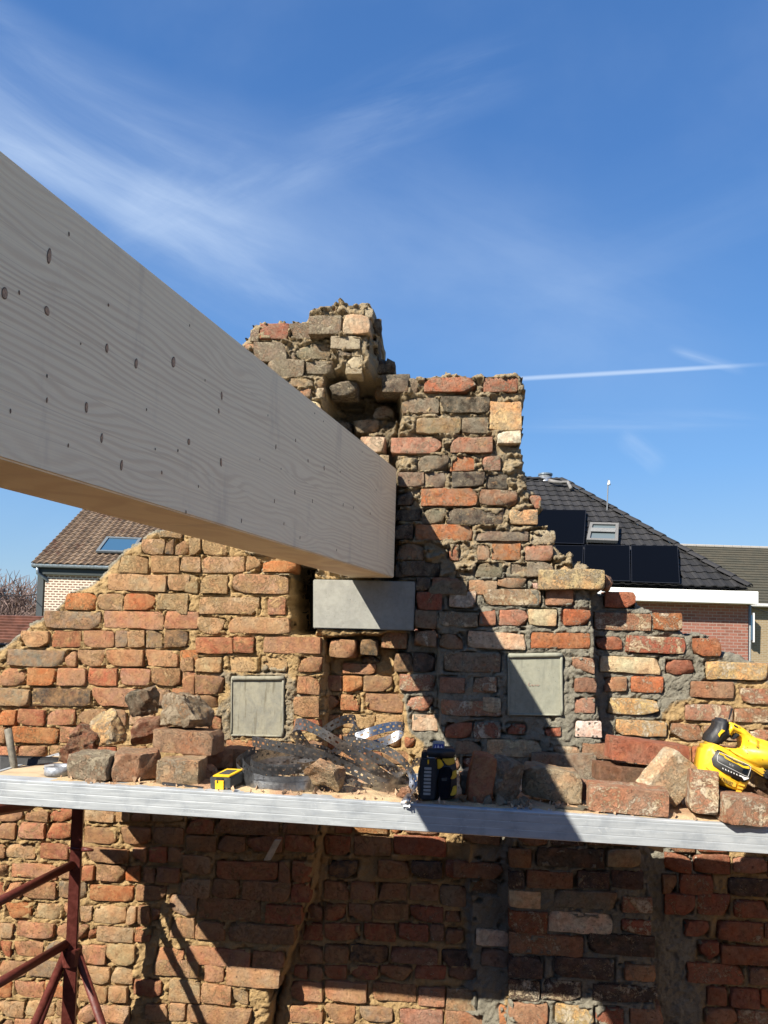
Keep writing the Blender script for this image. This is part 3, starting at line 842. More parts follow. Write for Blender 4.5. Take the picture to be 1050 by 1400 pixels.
# mesh built in local axes: box centred at zero, so shift verts back by loc
for v in bo.data.vertices: v.co += wloc(beam)
bm = bmesh.new(); bm.from_mesh(bo.data); bmesh.ops.bevel(bm, geom=list(bm.edges), offset=.0025, segments=2, affect='EDGES'); bm.to_mesh(bo.data); bm.free()
cen = endc-side*(BW/2)-ax*(BL/2)
bo.rotation_euler = Mb.to_euler(); bo.location = cen-wloc(beam)
m_knot = plain('knot_wood', (.42, .27, .16), .6, 0, .35, 300, .3)
m_gap = plain('open_knot_edge', (.17, .11, .07), .8, 0, .3, 200, .3)
KN = [(67, 350, 1.3), (6, 401, 1), (64, 425, 1), (26, 400, .35), (94, 320, .35), (146, 476, .9), (186, 497, 1), (237, 495, 1.2), (148, 417, .35), (303, 541, 1.1), (299, 562, .7), (118, 557, 1), (139, 599, 1), (64, 547, .5), (258, 604, .9), (302, 632, 1.1), (64, 514, .35), (14, 562, .35), (93, 609, .35), (166, 636, 1), (243, 616, .4), (221, 646, .5), (212, 614, .3), (259, 445, .3),
      (271, 665, .35), (377, 611, .8), (404, 602, .6), (421, 630, .7), (443, 640, .8), (403, 673, .7), (427, 685, .6), (375, 685, .6), (442, 516+60, .3), (465, 645, .5), (384, 641, .3), (366, 568, .3), (430, 565, .3), (469, 690, .6), (483, 694, .5), (495, 618, .35), (506, 702, .5), (514, 670, .4), (254, 700, .4), (330, 712, .5), (410, 735, .5), (388, 716, .5), (460, 752, .5), (355, 628, .3), (280, 520, .3), (200, 560, .3), (110, 470, .25)]
pl_p = endc; pl_n = side
for i, (u, v, s) in enumerate(KN):
    q = ray_plane(u, v, pl_p, pl_n); rx, rz =   .0036*s*random.uniform(.8, 1.2), .0076*s*random.uniform(.85, 1.1)
    if prj(q)[0] > 536: continue
    nseg = 20; vs = []; fs = []
    for rr, off in ((1.0, .0004), (.8, .0009), (.0, .0009)):
        for k in range(nseg if rr else 1):
            a = 2*math.pi*k/nseg; wob = 1+.12*math.sin(2*a+i)
            vs.append(ax*(math.cos(a)*rx*rr*wob)+Vector((0, 0, 1))*(math.sin(a)*rz*rr*wob)+side*off)
    for k in range(nseg): fs.append((k, (k+1) % nseg, nseg+(k+1) % nseg, nseg+k)); fs.append((nseg+k, nseg+(k+1) % nseg, 2*nseg))
    o = mk('knot', vs, fs, m_knot if s > .42 else m_gap, beam, q); o.data.materials.append(m_gap)
    if s > .42:
        for p_ in o.data.polygons:
            if len(p_.vertices) == 4: p_.material_index = 1
# ------------------------------------------------------------------ padstone and tiles
def concrete(name, a, b, dirt, sc=30):
    m, N = newmat(name); tc = N.n('ShaderNodeTexCoord').outputs['Object']
    big = N.noise(tc, 14, 5, .7, .6); mid = N.noise(tc, 60, 5, .65); fine = N.noise(tc, 400, 3, .7)
    sx = N.n('ShaderNodeSeparateXYZ', {0: tc}).outputs
    run = N.noise(N.n('ShaderNodeCombineXYZ', {0: N.math('MULTIPLY', sx[0], 60), 1: 0.0, 2: N.math('MULTIPLY', sx[2], 8)}).outputs[0], 1, 5, .65)
    c = N.mix(N.ramp(big, .35, .65), a, b); c = N.mix(N.ramp(mid, .4, .7, 0, .4), c, N.mix(1.0, c, (.72, .70, .66), 'MULTIPLY'))
    c = N.mix(N.ramp(run, .52, .68, 0, .65), c, dirt)
    pit = N.ramp(N.noise(tc, 210, 2, .5), .70, .74); c = N.mix(pit, c, (.14, .13, .11))
    nb = bump(N, mid, .3, .002); nb = bump(N, N.math('MULTIPLY', pit, -1.0), .8, .002, nb); nb = bump(N, fine, .4, .0008, nb)
    pbsdf(N, c, .85, 0, nb, .2); return m
M_CON = concrete('pale_concrete', (.30, .30, .265), (.25, .25, .225), (.28, .275, .245))
M_TILEL = concrete('weathered_cement', (.28, .265, .20), (.20, .195, .16), (.12, .105, .07))
M_TILER = concrete('grey_cement', (.29, .29, .225), (.24, .245, .195), (.20, .20, .16))
def quad_block(name, px, yf, yb, mat, label, cat, bev=.003):
    mb = MB(); f = [P(u, v, yf) for u, v in px]
    mb.prism(f, (0, yb-yf, 0)); o = mb.build(name, mat, None, None, False, bev, 2)
    return tag(o, label, cat)
quad_block('padstone', BLOCK, -.012, .12, M_CON, 'smooth pale concrete block under the end of the beam, half in shadow', 'concrete block', .003)
def wall_tile(px, mat, label):
    pts = [P(u, v, -.004) for u, v in px]; c = sum(pts, Vector())/4
    t = empty('cement_tile', c, label, 'wall tile')
    pl = [c+(p-c)*.995 for p in pts]; mb = MB(); mb.prism(pl, (0, .03, 0)); mb.build('panel', mat, t, None, False, .002)
    # raised lip along top and right, thin along the others
    def bar(p, q, r, nm):
        mb = MB(); d = (q-p)
        mb.tube([p+d*k/8+Vector((random.uniform(-.0006, .0006), 0, random.uniform(-.0006, .0006))) for k in range(9)], r, 8); mb.build(nm, mat, t, None, True)
    off = Vector((0, -.001, 0))
    tl, tr, br, bl = [p+off for p in pts]
    bar(tl+Vector((.004, 0, -.006)), tr+Vector((-.002, 0, -.006)), .008, 'rim')
    bar(tr+Vector((-.004, 0, -.004)), br+Vector((-.004, 0, .003)), .0048, 'rim')
    bar(bl+Vector((.003, 0, .003)), br+Vector((-.004, 0, .003)), .0035, 'rim')
    bar(tl+Vector((.003, 0, -.004)), bl+Vector((.003, 0, .003)), .0032, 'rim')
    return t
wall_tile(TILE_L, M_TILEL, 'square grey cement panel with brown streaks set in the left brick pier')
tr_ = wall_tile(TILE_R, M_TILER, 'square greenish cement panel with faint red scribble, crossed by the shadow of the beam')
m_red = plain('faded_red_ink', (.34, .17, .13), .8, 0, .2, 300)
mb = MB()
def scrib(pts, r=.0006):
    mb.tube([P(685+x/10.5, 885+y/10.5, -.0065) for x, y in pts], r, 4)
scrib([(412, 508), (398, 515), (392, 532), (398, 550), (412, 556), (418, 545), (410, 540)])
scrib([(440, 548), (452, 535), (445, 530), (440, 545), (452, 556), (462, 548)])
scrib([(475, 552), (478, 536), (488, 540), (490, 552)]); scrib([(505, 550), (508, 538), (520, 538), (522, 552), (536, 548), (548, 534)])
scrib([(350, 540), (365, 545)])
mb.build('scribble', m_red, tr_)
# ------------------------------------------------------------------ scaffold plank
m_alu = None
def alu():
    m, N = newmat('worn_aluminium'); tc = N.n('ShaderNodeTexCoord').outputs['Object']
    s = N.n('ShaderNodeSeparateXYZ', {0: tc}).outputs
    st = N.noise(N.n('ShaderNodeCombineXYZ', {0: N.math('MULTIPLY', s[0], 9), 1: 0.0, 2: N.math('MULTIPLY', s[2], 120)}).outputs[0], 1, 4, .6)
    bl = N.noise(tc, 18, 5, .7); sc = N.noise(tc, 70, 4, .7, 1.5)
    c = N.mix(N.ramp(st, .3, .7), (.42, .45, .465), (.49, .52, .53)); c = N.mix(N.ramp(bl, .45, .7, 0, .5), c, (.28, .31, .34))
    c = N.mix(N.ramp(sc, .62, .70, 0, .6), c, (.66, .67, .66)); c = N.mix(N.ramp(N.noise(tc, 34, 5, .75), .70, .76), c, (.16, .13, .09))
    nb = bump(N, st, .12, .0005); nb = bump(N, sc, .2, .0006, nb)
    pbsdf(N, c, N.ramp(st, .3, .7, .42, .6), .35, nb, .5); return m
M_ALU = alu()
YF, YB = -.600, -.175
pL, pR = P(0, 1065, YF), P(1050, 1130, YF); dirp = (pR-pL).normalized()
TH = (P(525, 1098, YF)-P(525, 1134.5, YF)).length
endL = P(340, 1240, 0)                                  # left end of the shadow on the wall
xl = endL.x-.9*.60-.04
tA = (xl-pL.x)/dirp.x; A = pL+dirp*tA; Bp = pL+dirp*3.0
dn = Vector((dirp.z, 0, -dirp.x))                       # down, square to the plank
if dn.z > 0: dn = -dn
def deck_z(x): return pL.z+(x-pL.x)*dirp.z/dirp.x
dk = empty('scaffold_plank', (A+Bp)/2+dn*TH, 'long grey aluminium scaffold plank crossing the picture with rubble and tools on it', 'scaffold plank')
mb = MB()
prof = []                                               # grooved front rail profile (y, depth down)
ng = 3
prof.append((0.004, 0)); prof.append((0, .002))
for i in range(ng):
    a = TH*(.08+.84*i/ng); b = TH*(.08+.84*(i+1)/ng); prof += [(0, a+.001), (.0003, a+.0022), (.0003, a+.0030), (0, a+.0044)]
prof += [(0, TH-.002), (.003, TH), (.05, TH), (.05, 0)]
prof = sorted(set(prof[:-2]), key=lambda q: q[1])+[(.05, TH), (.05, 0)]
mb.prism([A+dn*d+Vector((0, y, 0)) for y, d in prof], dirp*(Bp-A).length)
mb.build('front_rail', M_ALU, dk, None, False)
mb = MB(); mb.prism([A+dn*d+Vector((0, y-YF, 0)) for y, d in ((YB-.05, 0), (YB, 0), (YB, TH), (YB-.05, TH))], dirp*(Bp-A).length); mb.build('rear_rail', M_ALU, dk, None)
M_DECK = plain('dusty_plywood', (.40, .28, .17), .85, 0, .3, 12, .3, .2, (.50, .40, .26), (.4, .6))
mb = MB(); L_ = (Bp-A).length
mb.prism([A+dn*d+Vector((0, y-YF, 0)) for y, d in ((YF+.0505, .002), (YB-.0505, .002), (YB-.0505, .014), (YF+.0505, .014))], dirp*L_); mb.build('deck_board', M_DECK, dk, None)
mb = MB(); mb.prism([A-dirp*.012+dn*d+Vector((0, y-YF, 0)) for y, d in ((YF, 0), (YB, 0), (YB, TH), (YF, TH))], dirp*.0115); mb.build('end_cap', M_ALU, dk, None)
for k in range(9):
    c = A+dirp*(L_*(k+.5)/9)+dn*(TH*.6)+Vector((0, (YB-YF)/2, 0)); mb = MB(); mb.box(c, dirp*.02, (0, (YB-YF)/2-.052, 0), dn*.012); mb.build('cross_rail', M_ALU, dk)
# sand and crumbs lying on the plank
def sand(x0, x1, y0, y1, hgt, seed, name='sand_dust', fade=.03):
    nx, ny = int((x1-x0)/.006), int((y1-y0)/.006); X, Yg = np.meshgrid(np.linspace(x0, x1, nx+1), np.linspace(y0, y1, ny+1))
    e = np.minimum(np.minimum(X-x0, x1-X), np.minimum(Yg-y0, y1-Yg))
    h = hgt*(fbm(X*9, Yg*14, seed, 4)-.32)*sst(e, 0, fade)*2+(fbm(X*60, Yg*60, seed, 3)-.5)*.006*sst(e, 0, .01)-.001
    Z = pL.z+(X-pL.x)*dirp.z/dirp.x+h
    V = np.stack([X, Yg, Z], 2).reshape(-1, 3); f = [(j*(nx+1)+i, j*(nx+1)+i+1, (j+1)*(nx+1)+i+1, (j+1)*(nx+1)+i) for j in range(ny) for i in range(nx)]
    o = mk(name, V, f, M_SAND, None, (0, 0, 0), True); return o
m, N = newmat('sandy_dust'); tc = N.n('ShaderNodeTexCoord').outputs['Object']
big = N.noise(tc, 9, 4, .6); c = N.mix(N.ramp(big, .4, .62), (.55, .42, .25), (.42, .26, .16)); fine = N.noise(tc, 330, 4, .7)
c = N.mix(N.ramp(fine, .35, .7, 0, .6), c, N.mix(1.0, c, (.55, .5, .45), 'MULTIPLY')); pbsdf(N, c, .95, 0, bump(N, fine, .9, .003), .1); M_SAND = m
tag(sand(P(60, 1080, YF).x, P(560, 1080, YF).x, YF+.012, YB-.01, .010, 1.5), 'thin layer of yellow sand on the left half of the plank', 'sand', None, 'stuff')
tag(sand(P(566, 1080, YF).x, P(1100, 1080, YF).x, YF+.012, YB-.01, .012, 5.5), 'brick dust and crumbs on the right half of the plank', 'dust', None, 'stuff')

# ------------------------------------------------------------------ loose bricks and rubble
def stone_verts(w, d, h, seed, kind='brick', n=10):
    r = np.random.default_rng(seed)
    nx, ny, nz = max(4, int(n*w/max(w, d, h))), max(4, int(n*d/max(w, d, h))), max(4, int(n*h/max(w, d, h)))
    rough = {'brick': .0016, 'worn': .0032, 'chunk': .0085}[kind]
    V, Fc = brick_verts(w, h, d, seed, nx, nz, ny, amp=rough*.75, rad=min(w, d, h)*{'brick': .035, 'worn': .06, 'chunk': .08}[kind], chips=0, full=True)
    V = V-np.array([0, d/2, 0]); hb = np.array([w/2, d/2, h/2])
    for _ in range({'brick': 6, 'worn': 8, 'chunk': 11}[kind]):
        nr = r.normal(size=3); nr /= np.linalg.norm(nr); off = np.abs(nr)@hb-r.uniform(.003, {'brick': .012, 'worn': .022, 'chunk': .035}[kind])*(min(w, d, h)/.06)
        s = V@nr-off; V = V-np.clip(s, 0, None)[:, None]*nr
    o = r.uniform(0, 50, 3); q = V*55+o
    V = V+np.stack([fbm(q[:, 0]+k*9, q[:, 1], q[:, 2], 3)-.5 for k in range(3)], 1)*rough*1.3
    return V, Fc
def loose(name, u, v, Y, w, d, h, rot, color, label, cat='brick', kind='brick', mat=None, group=None, lift=0.0, n=22, on_deck=True, amt=.4, uc=None):
    """u,v: photo pixel of the centre of the thing at depth Y"""
    if kind == 'chunk': w, d, h = w*.9, d*.9, h*.9
    V, Fc = stone_verts(w, d, h, abs(hash((u, v))) % 9999, kind, n)
    c = P(u, v, Y)
    E_ = Euler([R_(a) for a in rot]).to_matrix()
    Vw = [E_ @ Vector(p) for p in V]
    o = mk(name, Vw, Fc, mat or M_BR, None, c, True); o.color = (*PAL[color[0]], amt)
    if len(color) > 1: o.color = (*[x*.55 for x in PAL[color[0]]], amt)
    o.data.set_sharp_from_angle(angle=R_(30))
    if on_deck:                                        # let it rest on the plank surface
        lo = min(p.z for p in Vw); o.location.z = deck_z(c.x)-lo+.0005+lift
    return tag(o, label, cat, group)
gl_ = 'loose rubble piled on the left of the plank'; gr_ = 'loose bricks on the right of the plank'
# left pile
loose('loose_brick', 132, 1053, -.52, .120, .09, .066, (0, 0, -8), 'G', 'grey mortar crusted half brick with a red broken spot, beside the tape roll', kind='worn', mat=M_BT, group=gl_, amt=.7)
loose('loose_brick', 188, 1055, -.50, .112, .10, .070, (4, -3, 10), 'B', 'brown half brick with a broken front face, second from the left in the bottom row', kind='worn', mat=M_BS, group=gl_)
loose('loose_brick', 249, 1057, -.50, .112, .10, .062, (0, 0, 4), 'T', 'tan half brick in the bottom row directly left of the tape measure gap', kind='brick', mat=M_BS, group=gl_, amt=.6)
loose('rubble_chunk', 108, 1026, -.40, .085, .07, .135, (0, 24, 10), 'R1', 'dark red broken brick chunk leaning upright at the left end of the pile', 'rubble', 'chunk', M_BS, gl_, amt=.5)
loose('rubble_chunk', 150, 1012, -.37, .120, .10, .100, (10, 12, 25), 'Y', 'yellow tan chunk with a shaded right face near the top left of the pile', 'rubble', 'chunk', M_BS, gl_, lift=.068, amt=.7)
loose('rubble_chunk', 193, 990, -.34, .110, .09, .085, (5, -8, -10), 'G1', 'grey black chunk with an orange top standing on the dark red piece', 'rubble', 'chunk', M_BT, gl_, lift=.145, amt=.35)
loose('rubble_chunk', 200, 1022, -.37, .085, .08, .070, (0, -6, 18), 'R1', 'small dark red broken brick wedged in the middle of the pile', 'rubble', 'worn', M_BS, gl_, lift=.072, amt=.2)
loose('loose_brick', 257, 1026, -.40, .180, .10, .062, (0, 1, -3), 'B', 'long brown brick in the middle of the pile below the biggest chunk', kind='brick', mat=M_BS, group=gl_, lift=.063)
loose('rubble_chunk', 253, 990, -.38, .165, .11, .098, (0, 3, -8), 'T', 'biggest chunk of the pile, orange above and black on its broken face', 'rubble', 'chunk', M_BS, gl_, lift=.126, amt=.8)
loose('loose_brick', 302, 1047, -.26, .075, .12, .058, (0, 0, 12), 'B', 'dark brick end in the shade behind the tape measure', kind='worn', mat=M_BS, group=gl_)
loose('loose_brick', 336, 1044, -.23, .130, .08, .055, (0, 0, -4), 'B', 'flat brown brick against the wall behind the steel coil', kind='worn', mat=M_BS, group=gl_)
loose('rubble_chunk', 285, 1061, -.44, .045, .04, .036, (0, 0, 20), 'P', 'small pink brick crumb to the left of the tape measure', 'rubble', 'worn', M_BS, gl_)
loose('rubble_chunk', 447, 1066, -.53, .118, .09, .072, (0, 14, -12), 'T', 'single tan stone lying in front of the perforated steel strips', 'stone', 'chunk', M_BS, amt=.5)
loose('rubble_chunk', 556, 1072, -.54, .030, .03, .022, (0, 0, 0), 'P', 'tiny pink pebble under the end of the steel strip', 'stone', 'chunk', M_BS)
# middle, in the shadow of the beam
mi = 'rubble beside the laser level'
t0_ = empty('rubble_lump', (P(673, 1100, -.50).x, -.47, deck_z(P(673, 1100, -.5).x)), 'upright lump of a red brick half and grey mortared block stuck together', 'rubble')
def piece(parent, name, u, v, Y, w, d, h, rot, color, mat, amt, kind='worn'):
    V, Fc = stone_verts(w, d, h, (u*7+v) % 9999, kind, 12); E_ = Euler([R_(a) for a in rot]).to_matrix(); Vw = [E_ @ Vector(p) for p in V]
    c = P(u, v, Y); lo = min(p.z for p in Vw); c.z = deck_z(c.x)-lo+.0005
    o = mk(name, Vw, Fc, mat, parent, c, True); o.color = (*PAL[color[0]], amt); o.data.set_sharp_from_angle(angle=R_(30)); return o
piece(t0_, 'brick_half', 656, 1066, -.515, .066, .09, .118, (0, 3, 6), 'R', M_BL, .1)
piece(t0_, 'mortared_block', 688, 1072, -.50, .088, .10, .106, (0, 10, -8), 'G', M_BT, .7, 'chunk')
piece(t0_, 'mortar_crust', 641, 1072, -.47, .035, .06, .09, (0, -8, 0), 'G', M_BT, .9, 'chunk')
for i, (u, s) in enumerate(((632, .022), (668, .026), (684, .03), (700, .02), (650, .018), (716, .024))):
    loose('mortar_crumb', u, 1092, -.555, s*1.3, s, s, (0, 10*i, 30*i), 'G', ['second grey crumb from the left at the foot of the upright lump', 'grey crumb at the seam between red half and mortared block', 'biggest grey crumb in front of the mortared block', 'grey crumb under the right part of the mortared block', 'crumb at the foot of the red brick half', 'rightmost crumb, in the gap before the tan brick'][i] if i else 'leftmost grey crumb at the foot of the upright lump', 'crumb', 'chunk', M_BT, 'mortar crumbs at the foot of the lump', n=6)
loose('loose_brick', 754, 1081, -.46, .150, .09, .080, (0, 6, -4), 'T', 'rounded tan brick with sandy top between the upright lump and the right stack', kind='worn', mat=M_BT, group=mi, amt=.6)
loose('rubble_chunk', 797, 1086, -.42, .034, .05, .050, (0, 0, 0), 'P', 'small pink brick stub between the tan brick and the front long brick', 'rubble', 'worn', M_BR, mi)
mb = MB(); p0 = P(780, 1105, -.56); p0.z = deck_z(p0.x)+.006
mb.box(p0, (.035, 0, -.001), (.004, .006, 0), (0, 0, .002)); mb.box(p0+Vector((.045, .01, .002)), (.022, -.012, 0), (.003, .005, 0), (0, 0, .002))
tag(mb.build('wood_splinter', plain('grey_splinter', (.10, .085, .06)), None), 'thin dark wood splinter lying in front of the tan brick', 'splinter')
# right stack
loose('loose_brick', 856, 1095, -.53, .190, .095, .062, (0, 1.5, -6), 'P', 'front long pink brick with cream crust at the bottom of the right stack', kind='brick', mat=M_BR, group=gr_, amt=.6)
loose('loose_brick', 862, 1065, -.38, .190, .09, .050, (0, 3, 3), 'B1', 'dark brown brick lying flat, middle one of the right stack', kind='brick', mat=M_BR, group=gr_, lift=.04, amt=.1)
loose('loose_brick', 883, 1041, -.37, .205, .095, .058, (0, 5, 2), 'R', 'clean red brick lying on top of the right stack', kind='brick', mat=M_BR, group=gr_, lift=.094, amt=.3)
loose('loose_brick', 915, 1065, -.47, .100, .062, .125, (8, 37, 18), 'C', 'cream and red brick tilted steeply, leaning between the stack and the saw', kind='brick', mat=M_BR, group=gr_, lift=.008, amt=.7)
loose('loose_brick', 958, 1095, -.52, .066, .13, .104, (-8, 2, -12), 'P', 'brick standing on edge with a cream end, under the saw battery', kind='brick', mat=M_BR, group=gr_, amt=.7)
loose('loose_brick', 1010, 1109, -.565, .106, .11, .066, (0, 3, 3), 'P', 'pinkish half brick at the front edge of the plank, rightmost of the row', kind='brick', mat=M_BR, group=gr_, amt=.6)
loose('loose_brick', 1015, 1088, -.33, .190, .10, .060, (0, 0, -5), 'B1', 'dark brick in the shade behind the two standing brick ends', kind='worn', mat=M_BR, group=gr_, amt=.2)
loose('rubble_chunk', 1068, 1090, -.47, .090, .09, .105, (0, 6, 10), 'C1', 'pale mortar chunk at the right edge beside the battery', 'rubble', 'chunk', M_BT, gr_, amt=.8)
loose('rubble_chunk', 1037, 1063, -.36, .070, .06, .090, (0, 20, 10), 'C', 'cream mortar lump seen between the battery and the saw body', 'rubble', 'chunk', M_BT, gr_, lift=.04, amt=.7)
loose('loose_brick', 1000, 1070, -.22, .19, .07, .060, (0, 0, 0), 'P', 'pink brick lying against the wall under the saw', kind='brick', mat=M_BR, group=gr_)

# crumbs
rc_ = random.Random(3); vs = []; fs = []
for k in range(900):
    x = rc_.uniform(P(60, 1080, YF).x, P(1080, 1080, YF).x); y = YF+.015+abs(rc_.gauss(0, .5))*(YB-YF) if rc_.random() < .7 else rc_.uniform(YF+.01, YB)
    if y > YB-.01: continue
    r_ = rc_.choice([.0025, .004, .004, .007, .010])*rc_.uniform(.6, 1.2); b = len(vs); c = Vector((x, y, deck_z(x)+r_*.3+.003))
    vs += [c+Vector((rc_.gauss(0, 1), rc_.gauss(0, 1), rc_.gauss(0, .6))).normalized()*r_ for _ in range(3)]+[c+Vector((0, 0, r_)), c-Vector((0, 0, r_))]
    fs += [(b, b+1, b+3), (b+1, b+2, b+3), (b+2, b, b+3), (b+1, b, b+4), (b+2, b+1, b+4), (b, b+2, b+4)]
tag(mk('brick_crumbs', vs, fs, plain('crumb_stone', (.36, .24, .15), .9, 0, .5, 25), None), 'scattered small brick and mortar crumbs all over the plank', 'crumbs', None, 'stuff')
# ------------------------------------------------------------------ perforated steel strip
def steel():
    m, N = newmat('galvanised_steel'); tc = N.n('ShaderNodeTexCoord').outputs['Object']
    n = N.noise(tc, 60, 4, .6); f = N.noise(tc, 16, 3)
    pbsdf(N, N.mix(N.ramp(n, .3, .7), (.36, .37, .385), (.20, .205, .22)), N.ramp(f, .3, .7, .30, .45), .9, bump(N, n, .15, .0006), .5); return m
M_STEEL = steel()
def catmull(pts, step=.0034):
    P_ = [Vector(p) for p in pts]; P_ = [P_[0]*2-P_[1]]+P_+[P_[-1]*2-P_[-2]]; out = []
    for i in range(1, len(P_)-2):
        a, b, c, d = P_[i-1:i+3]; n = max(2, int((c-b).length/step*2))
        for k in range(n):
            t = k/n; out.append(.5*((2*b)+(c-a)*t+(2*a-5*b+4*c-d)*t*t+(3*b-a-3*c+d)*t**3))
    out.append(P_[-2]); res = [out[0]]; acc = 0
    for p, q in zip(out, out[1:]):
        L = (q-p).length
        while acc+L >= step and L > 1e-9:
            p = p+(q-p)*((step-acc)/L); L = (q-p).length; acc = 0; res.append(p)
        acc += L
    return res
def ribbon(pts, parent, width=.031, tilt=None, name='strip', seed=0):
    """pts world; tilt: width direction vectors (same count) or one vector"""
    line = catmull(pts); n = len(line)
    tl = tilt if isinstance(tilt, list) else [tilt or Vector((0, 0, 1))]*len(pts)
    tv = []
    for i in range(n):
        f = i/(n-1)*(len(pts)-1); a = min(int(f), len(pts)-2); tv.append(tl[a].lerp(tl[a+1], f-a))
    rows = [-1, -.78, -.52, -.2, .2, .52, .78, 1]
    vs = []; fs = []
    for i, p in enumerate(line):
        t = (line[min(i+1, n-1)]-line[max(i-1, 0)]).normalized(); w = tv[i]; w = (w-t*w.dot(t)).normalized()
        vs += [p+w*(r*width/2) for r in rows]
    R = len(rows)
    for i in range(n-1):
        ph = (i+seed) % 12
        for r in range(R-1):
            hole = (r == 3 and ph in (1, 2, 3, 7, 8)) or (r in (1, 5) and ph in (5, 10))
            if not hole: fs.append((i*R+r, i*R+r+1, (i+1)*R+r+1, (i+1)*R+r))
    o = mk(name, [v-wloc(parent) for v in vs], fs, M_STEEL, parent, wloc(parent), True)
    return o
coil = empty('perforated_steel_strip', (P(450, 1080, -.45).x, -.42, deck_z(P(450, 1080, -.45).x)), 'tangled coil of perforated galvanised steel strip lying on the plank', 'metal strip')
cc = P(392, 1055, -.43); cz = deck_z(cc.x); nrng = random.Random(4)
def loop(rx, ry, z, a0, a1, n=16, tx=0, ty=0, ox=0, oy=0, dz=0):
    pts = []
    for i in range(n+1):
        a = R_(a0+(a1-a0)*i/n); x, y = math.cos(a)*rx, math.sin(a)*ry
        pts.append(Vector((cc.x+ox+x, cc.y+oy+y, cz+z+x*tx+y*ty+dz*i/n)))
    return pts
ribbon(loop(.128, .125, .014, 0, 720, 32, .01, .0, dz=.012), coil, seed=1)
ribbon(loop(.118, .118, .026, 90, 560, 26, -.02, .10, dz=.02, ox=.004), coil, seed=4)
ribbon(loop(.134, .120, .036, 100, 420, 20, -.10, .16, ox=-.004, dz=.01), coil, tilt=Vector((-.1, -.25, 1)), seed=7)
ribbon(loop(.122, .112, .050, 150, 400, 18, -.12, .2, ox=0, dz=.0), coil, tilt=Vector((.1, -.35, 1)), seed=2)
def PZ(u, v, Y): return P(u, v, Y)
ribbon(loop(.110, .10, .060, 30, 520, 24, .05, .12, ox=.01, dz=.012), coil, tilt=Vector((.15, -.45, 1)), seed=3)
ribbon(loop(.131, .124, .012, 180, 900, 34, -.02, .05, dz=.03), coil, tilt=Vector((0, -.12, 1)), seed=9)
tv1 = Vector((.25, -.35, 1))
ribbon([PZ(345, 1013, -.40), PZ(372, 1019, -.45), PZ(405, 1026, -.47), PZ(440, 1034, -.47), PZ(478, 1050, -.46), PZ(508, 1066, -.47), PZ(535, 1072, -.46), PZ(548, 1062, -.40), PZ(520, 1040, -.33), PZ(480, 1022, -.3)], coil, tilt=tv1, seed=0)
ribbon([PZ(425, 1030, -.38), PZ(405, 1003, -.40), PZ(404, 991, -.44), PZ(420, 992, -.48), PZ(450, 1008, -.49), PZ(480, 1028, -.48), PZ(510, 1050, -.47), PZ(535, 1068, -.43), PZ(552, 1078, -.36), PZ(540, 1058, -.27)], coil, tilt=[Vector((.3, -.2, 1))]*3+[Vector((.35, -.5, 1))]*7, seed=5)
ribbon([PZ(440, 1004, -.36), PZ(452, 993, -.36), PZ(468, 985, -.35), PZ(482, 983, -.33), PZ(488, 992, -.30), PZ(480, 1008, -.28), PZ(462, 1025, -.3), PZ(440, 1045, -.34)], coil, tilt=Vector((-.25, -.3, 1)), width=.026, seed=3)
ribbon([PZ(486, 1008, -.32), PZ(505, 1001, -.33), PZ(530, 994, -.31), PZ(549, 993, -.28), PZ(552, 999, -.25), PZ(535, 1010, -.24), PZ(505, 1020, -.26), PZ(475, 1030, -.3)], coil, tilt=Vector((.1, .35, 1)), width=.026, seed=8)
ribbon([PZ(470, 1012, -.38), PZ(500, 1016, -.43), PZ(530, 1026, -.46), PZ(552, 1042, -.48), PZ(564, 1062, -.50), PZ(563, 1080, -.53), PZ(556, 1091, -.60), PZ(554, 1103, -.612)], coil, tilt=[Vector((.3, -.4, 1))]*5+[Vector((1, -.2, .4))]*3, width=.024, seed=2)
ribbon([PZ(560, 1080, -.50), PZ(558, 1090, -.603), PZ(559, 1106, -.612)], coil, tilt=Vector((1, 0, -.1)), width=.009, seed=5)
ribbon([PZ(525, 1072, -.42), PZ(545, 1070, -.38), PZ(560, 1055, -.32), PZ(566, 1043, -.26), PZ(585, 1040, -.22)], coil, tilt=Vector((.1, -.2, 1)), width=.026, seed=9)
ribbon([PZ(430, 1028, -.36), PZ(455, 1035, -.36), PZ(490, 1048, -.37), PZ(518, 1060, -.36), PZ(530, 1075, -.40), PZ(500, 1078, -.44), PZ(470, 1062, -.42)], coil, tilt=Vector((.2, -.6, .9)), seed=6)
ribbon([PZ(500, 1030, -.3), PZ(530, 1045, -.33), PZ(552, 1058, -.35), PZ(566, 1066, -.4), PZ(560, 1078, -.46), PZ(535, 1078, -.49), PZ(510, 1074, -.5)], coil, tilt=Vector((.0, -.6, .9)), seed=6)

# ------------------------------------------------------------------ laser level
m_blk = plain('black_rubber', (.018, .019, .022), .55, 0, .3, 60, .15, .5)
m_navy = plain('dark_glass', (.006, .009, .014), .15, 0, .2, 30, .05, .6)
m_yel = plain('yellow_plastic', (.78, .47, .02), .42, 0, .12, 60, .1, .5, (.45, .33, .12), (.55, .8))
m_yel2 = plain('ochre_plastic', (.62, .36, .03), .5, 0, .12, 60, .1, .5)
m_gry = plain('grey_plastic', (.30, .30, .29), .5, 0, .1, 60, .1)
m_wht = plain('white_print', (.75, .75, .73), .5, 0, .05, 60, .05)
m_blu = plain('blue_sticker', (.06, .06, .30), .4, 0, .1, 60, .05)
m_dgr = plain('dark_grey_plastic', (.05, .052, .05), .5, 0, .2, 60, .15)
LY = -.555
lz = empty('laser_level', P(598, 1093, LY+.03), 'black and yellow laser level with a striped battery, standing on the plank', 'laser level')
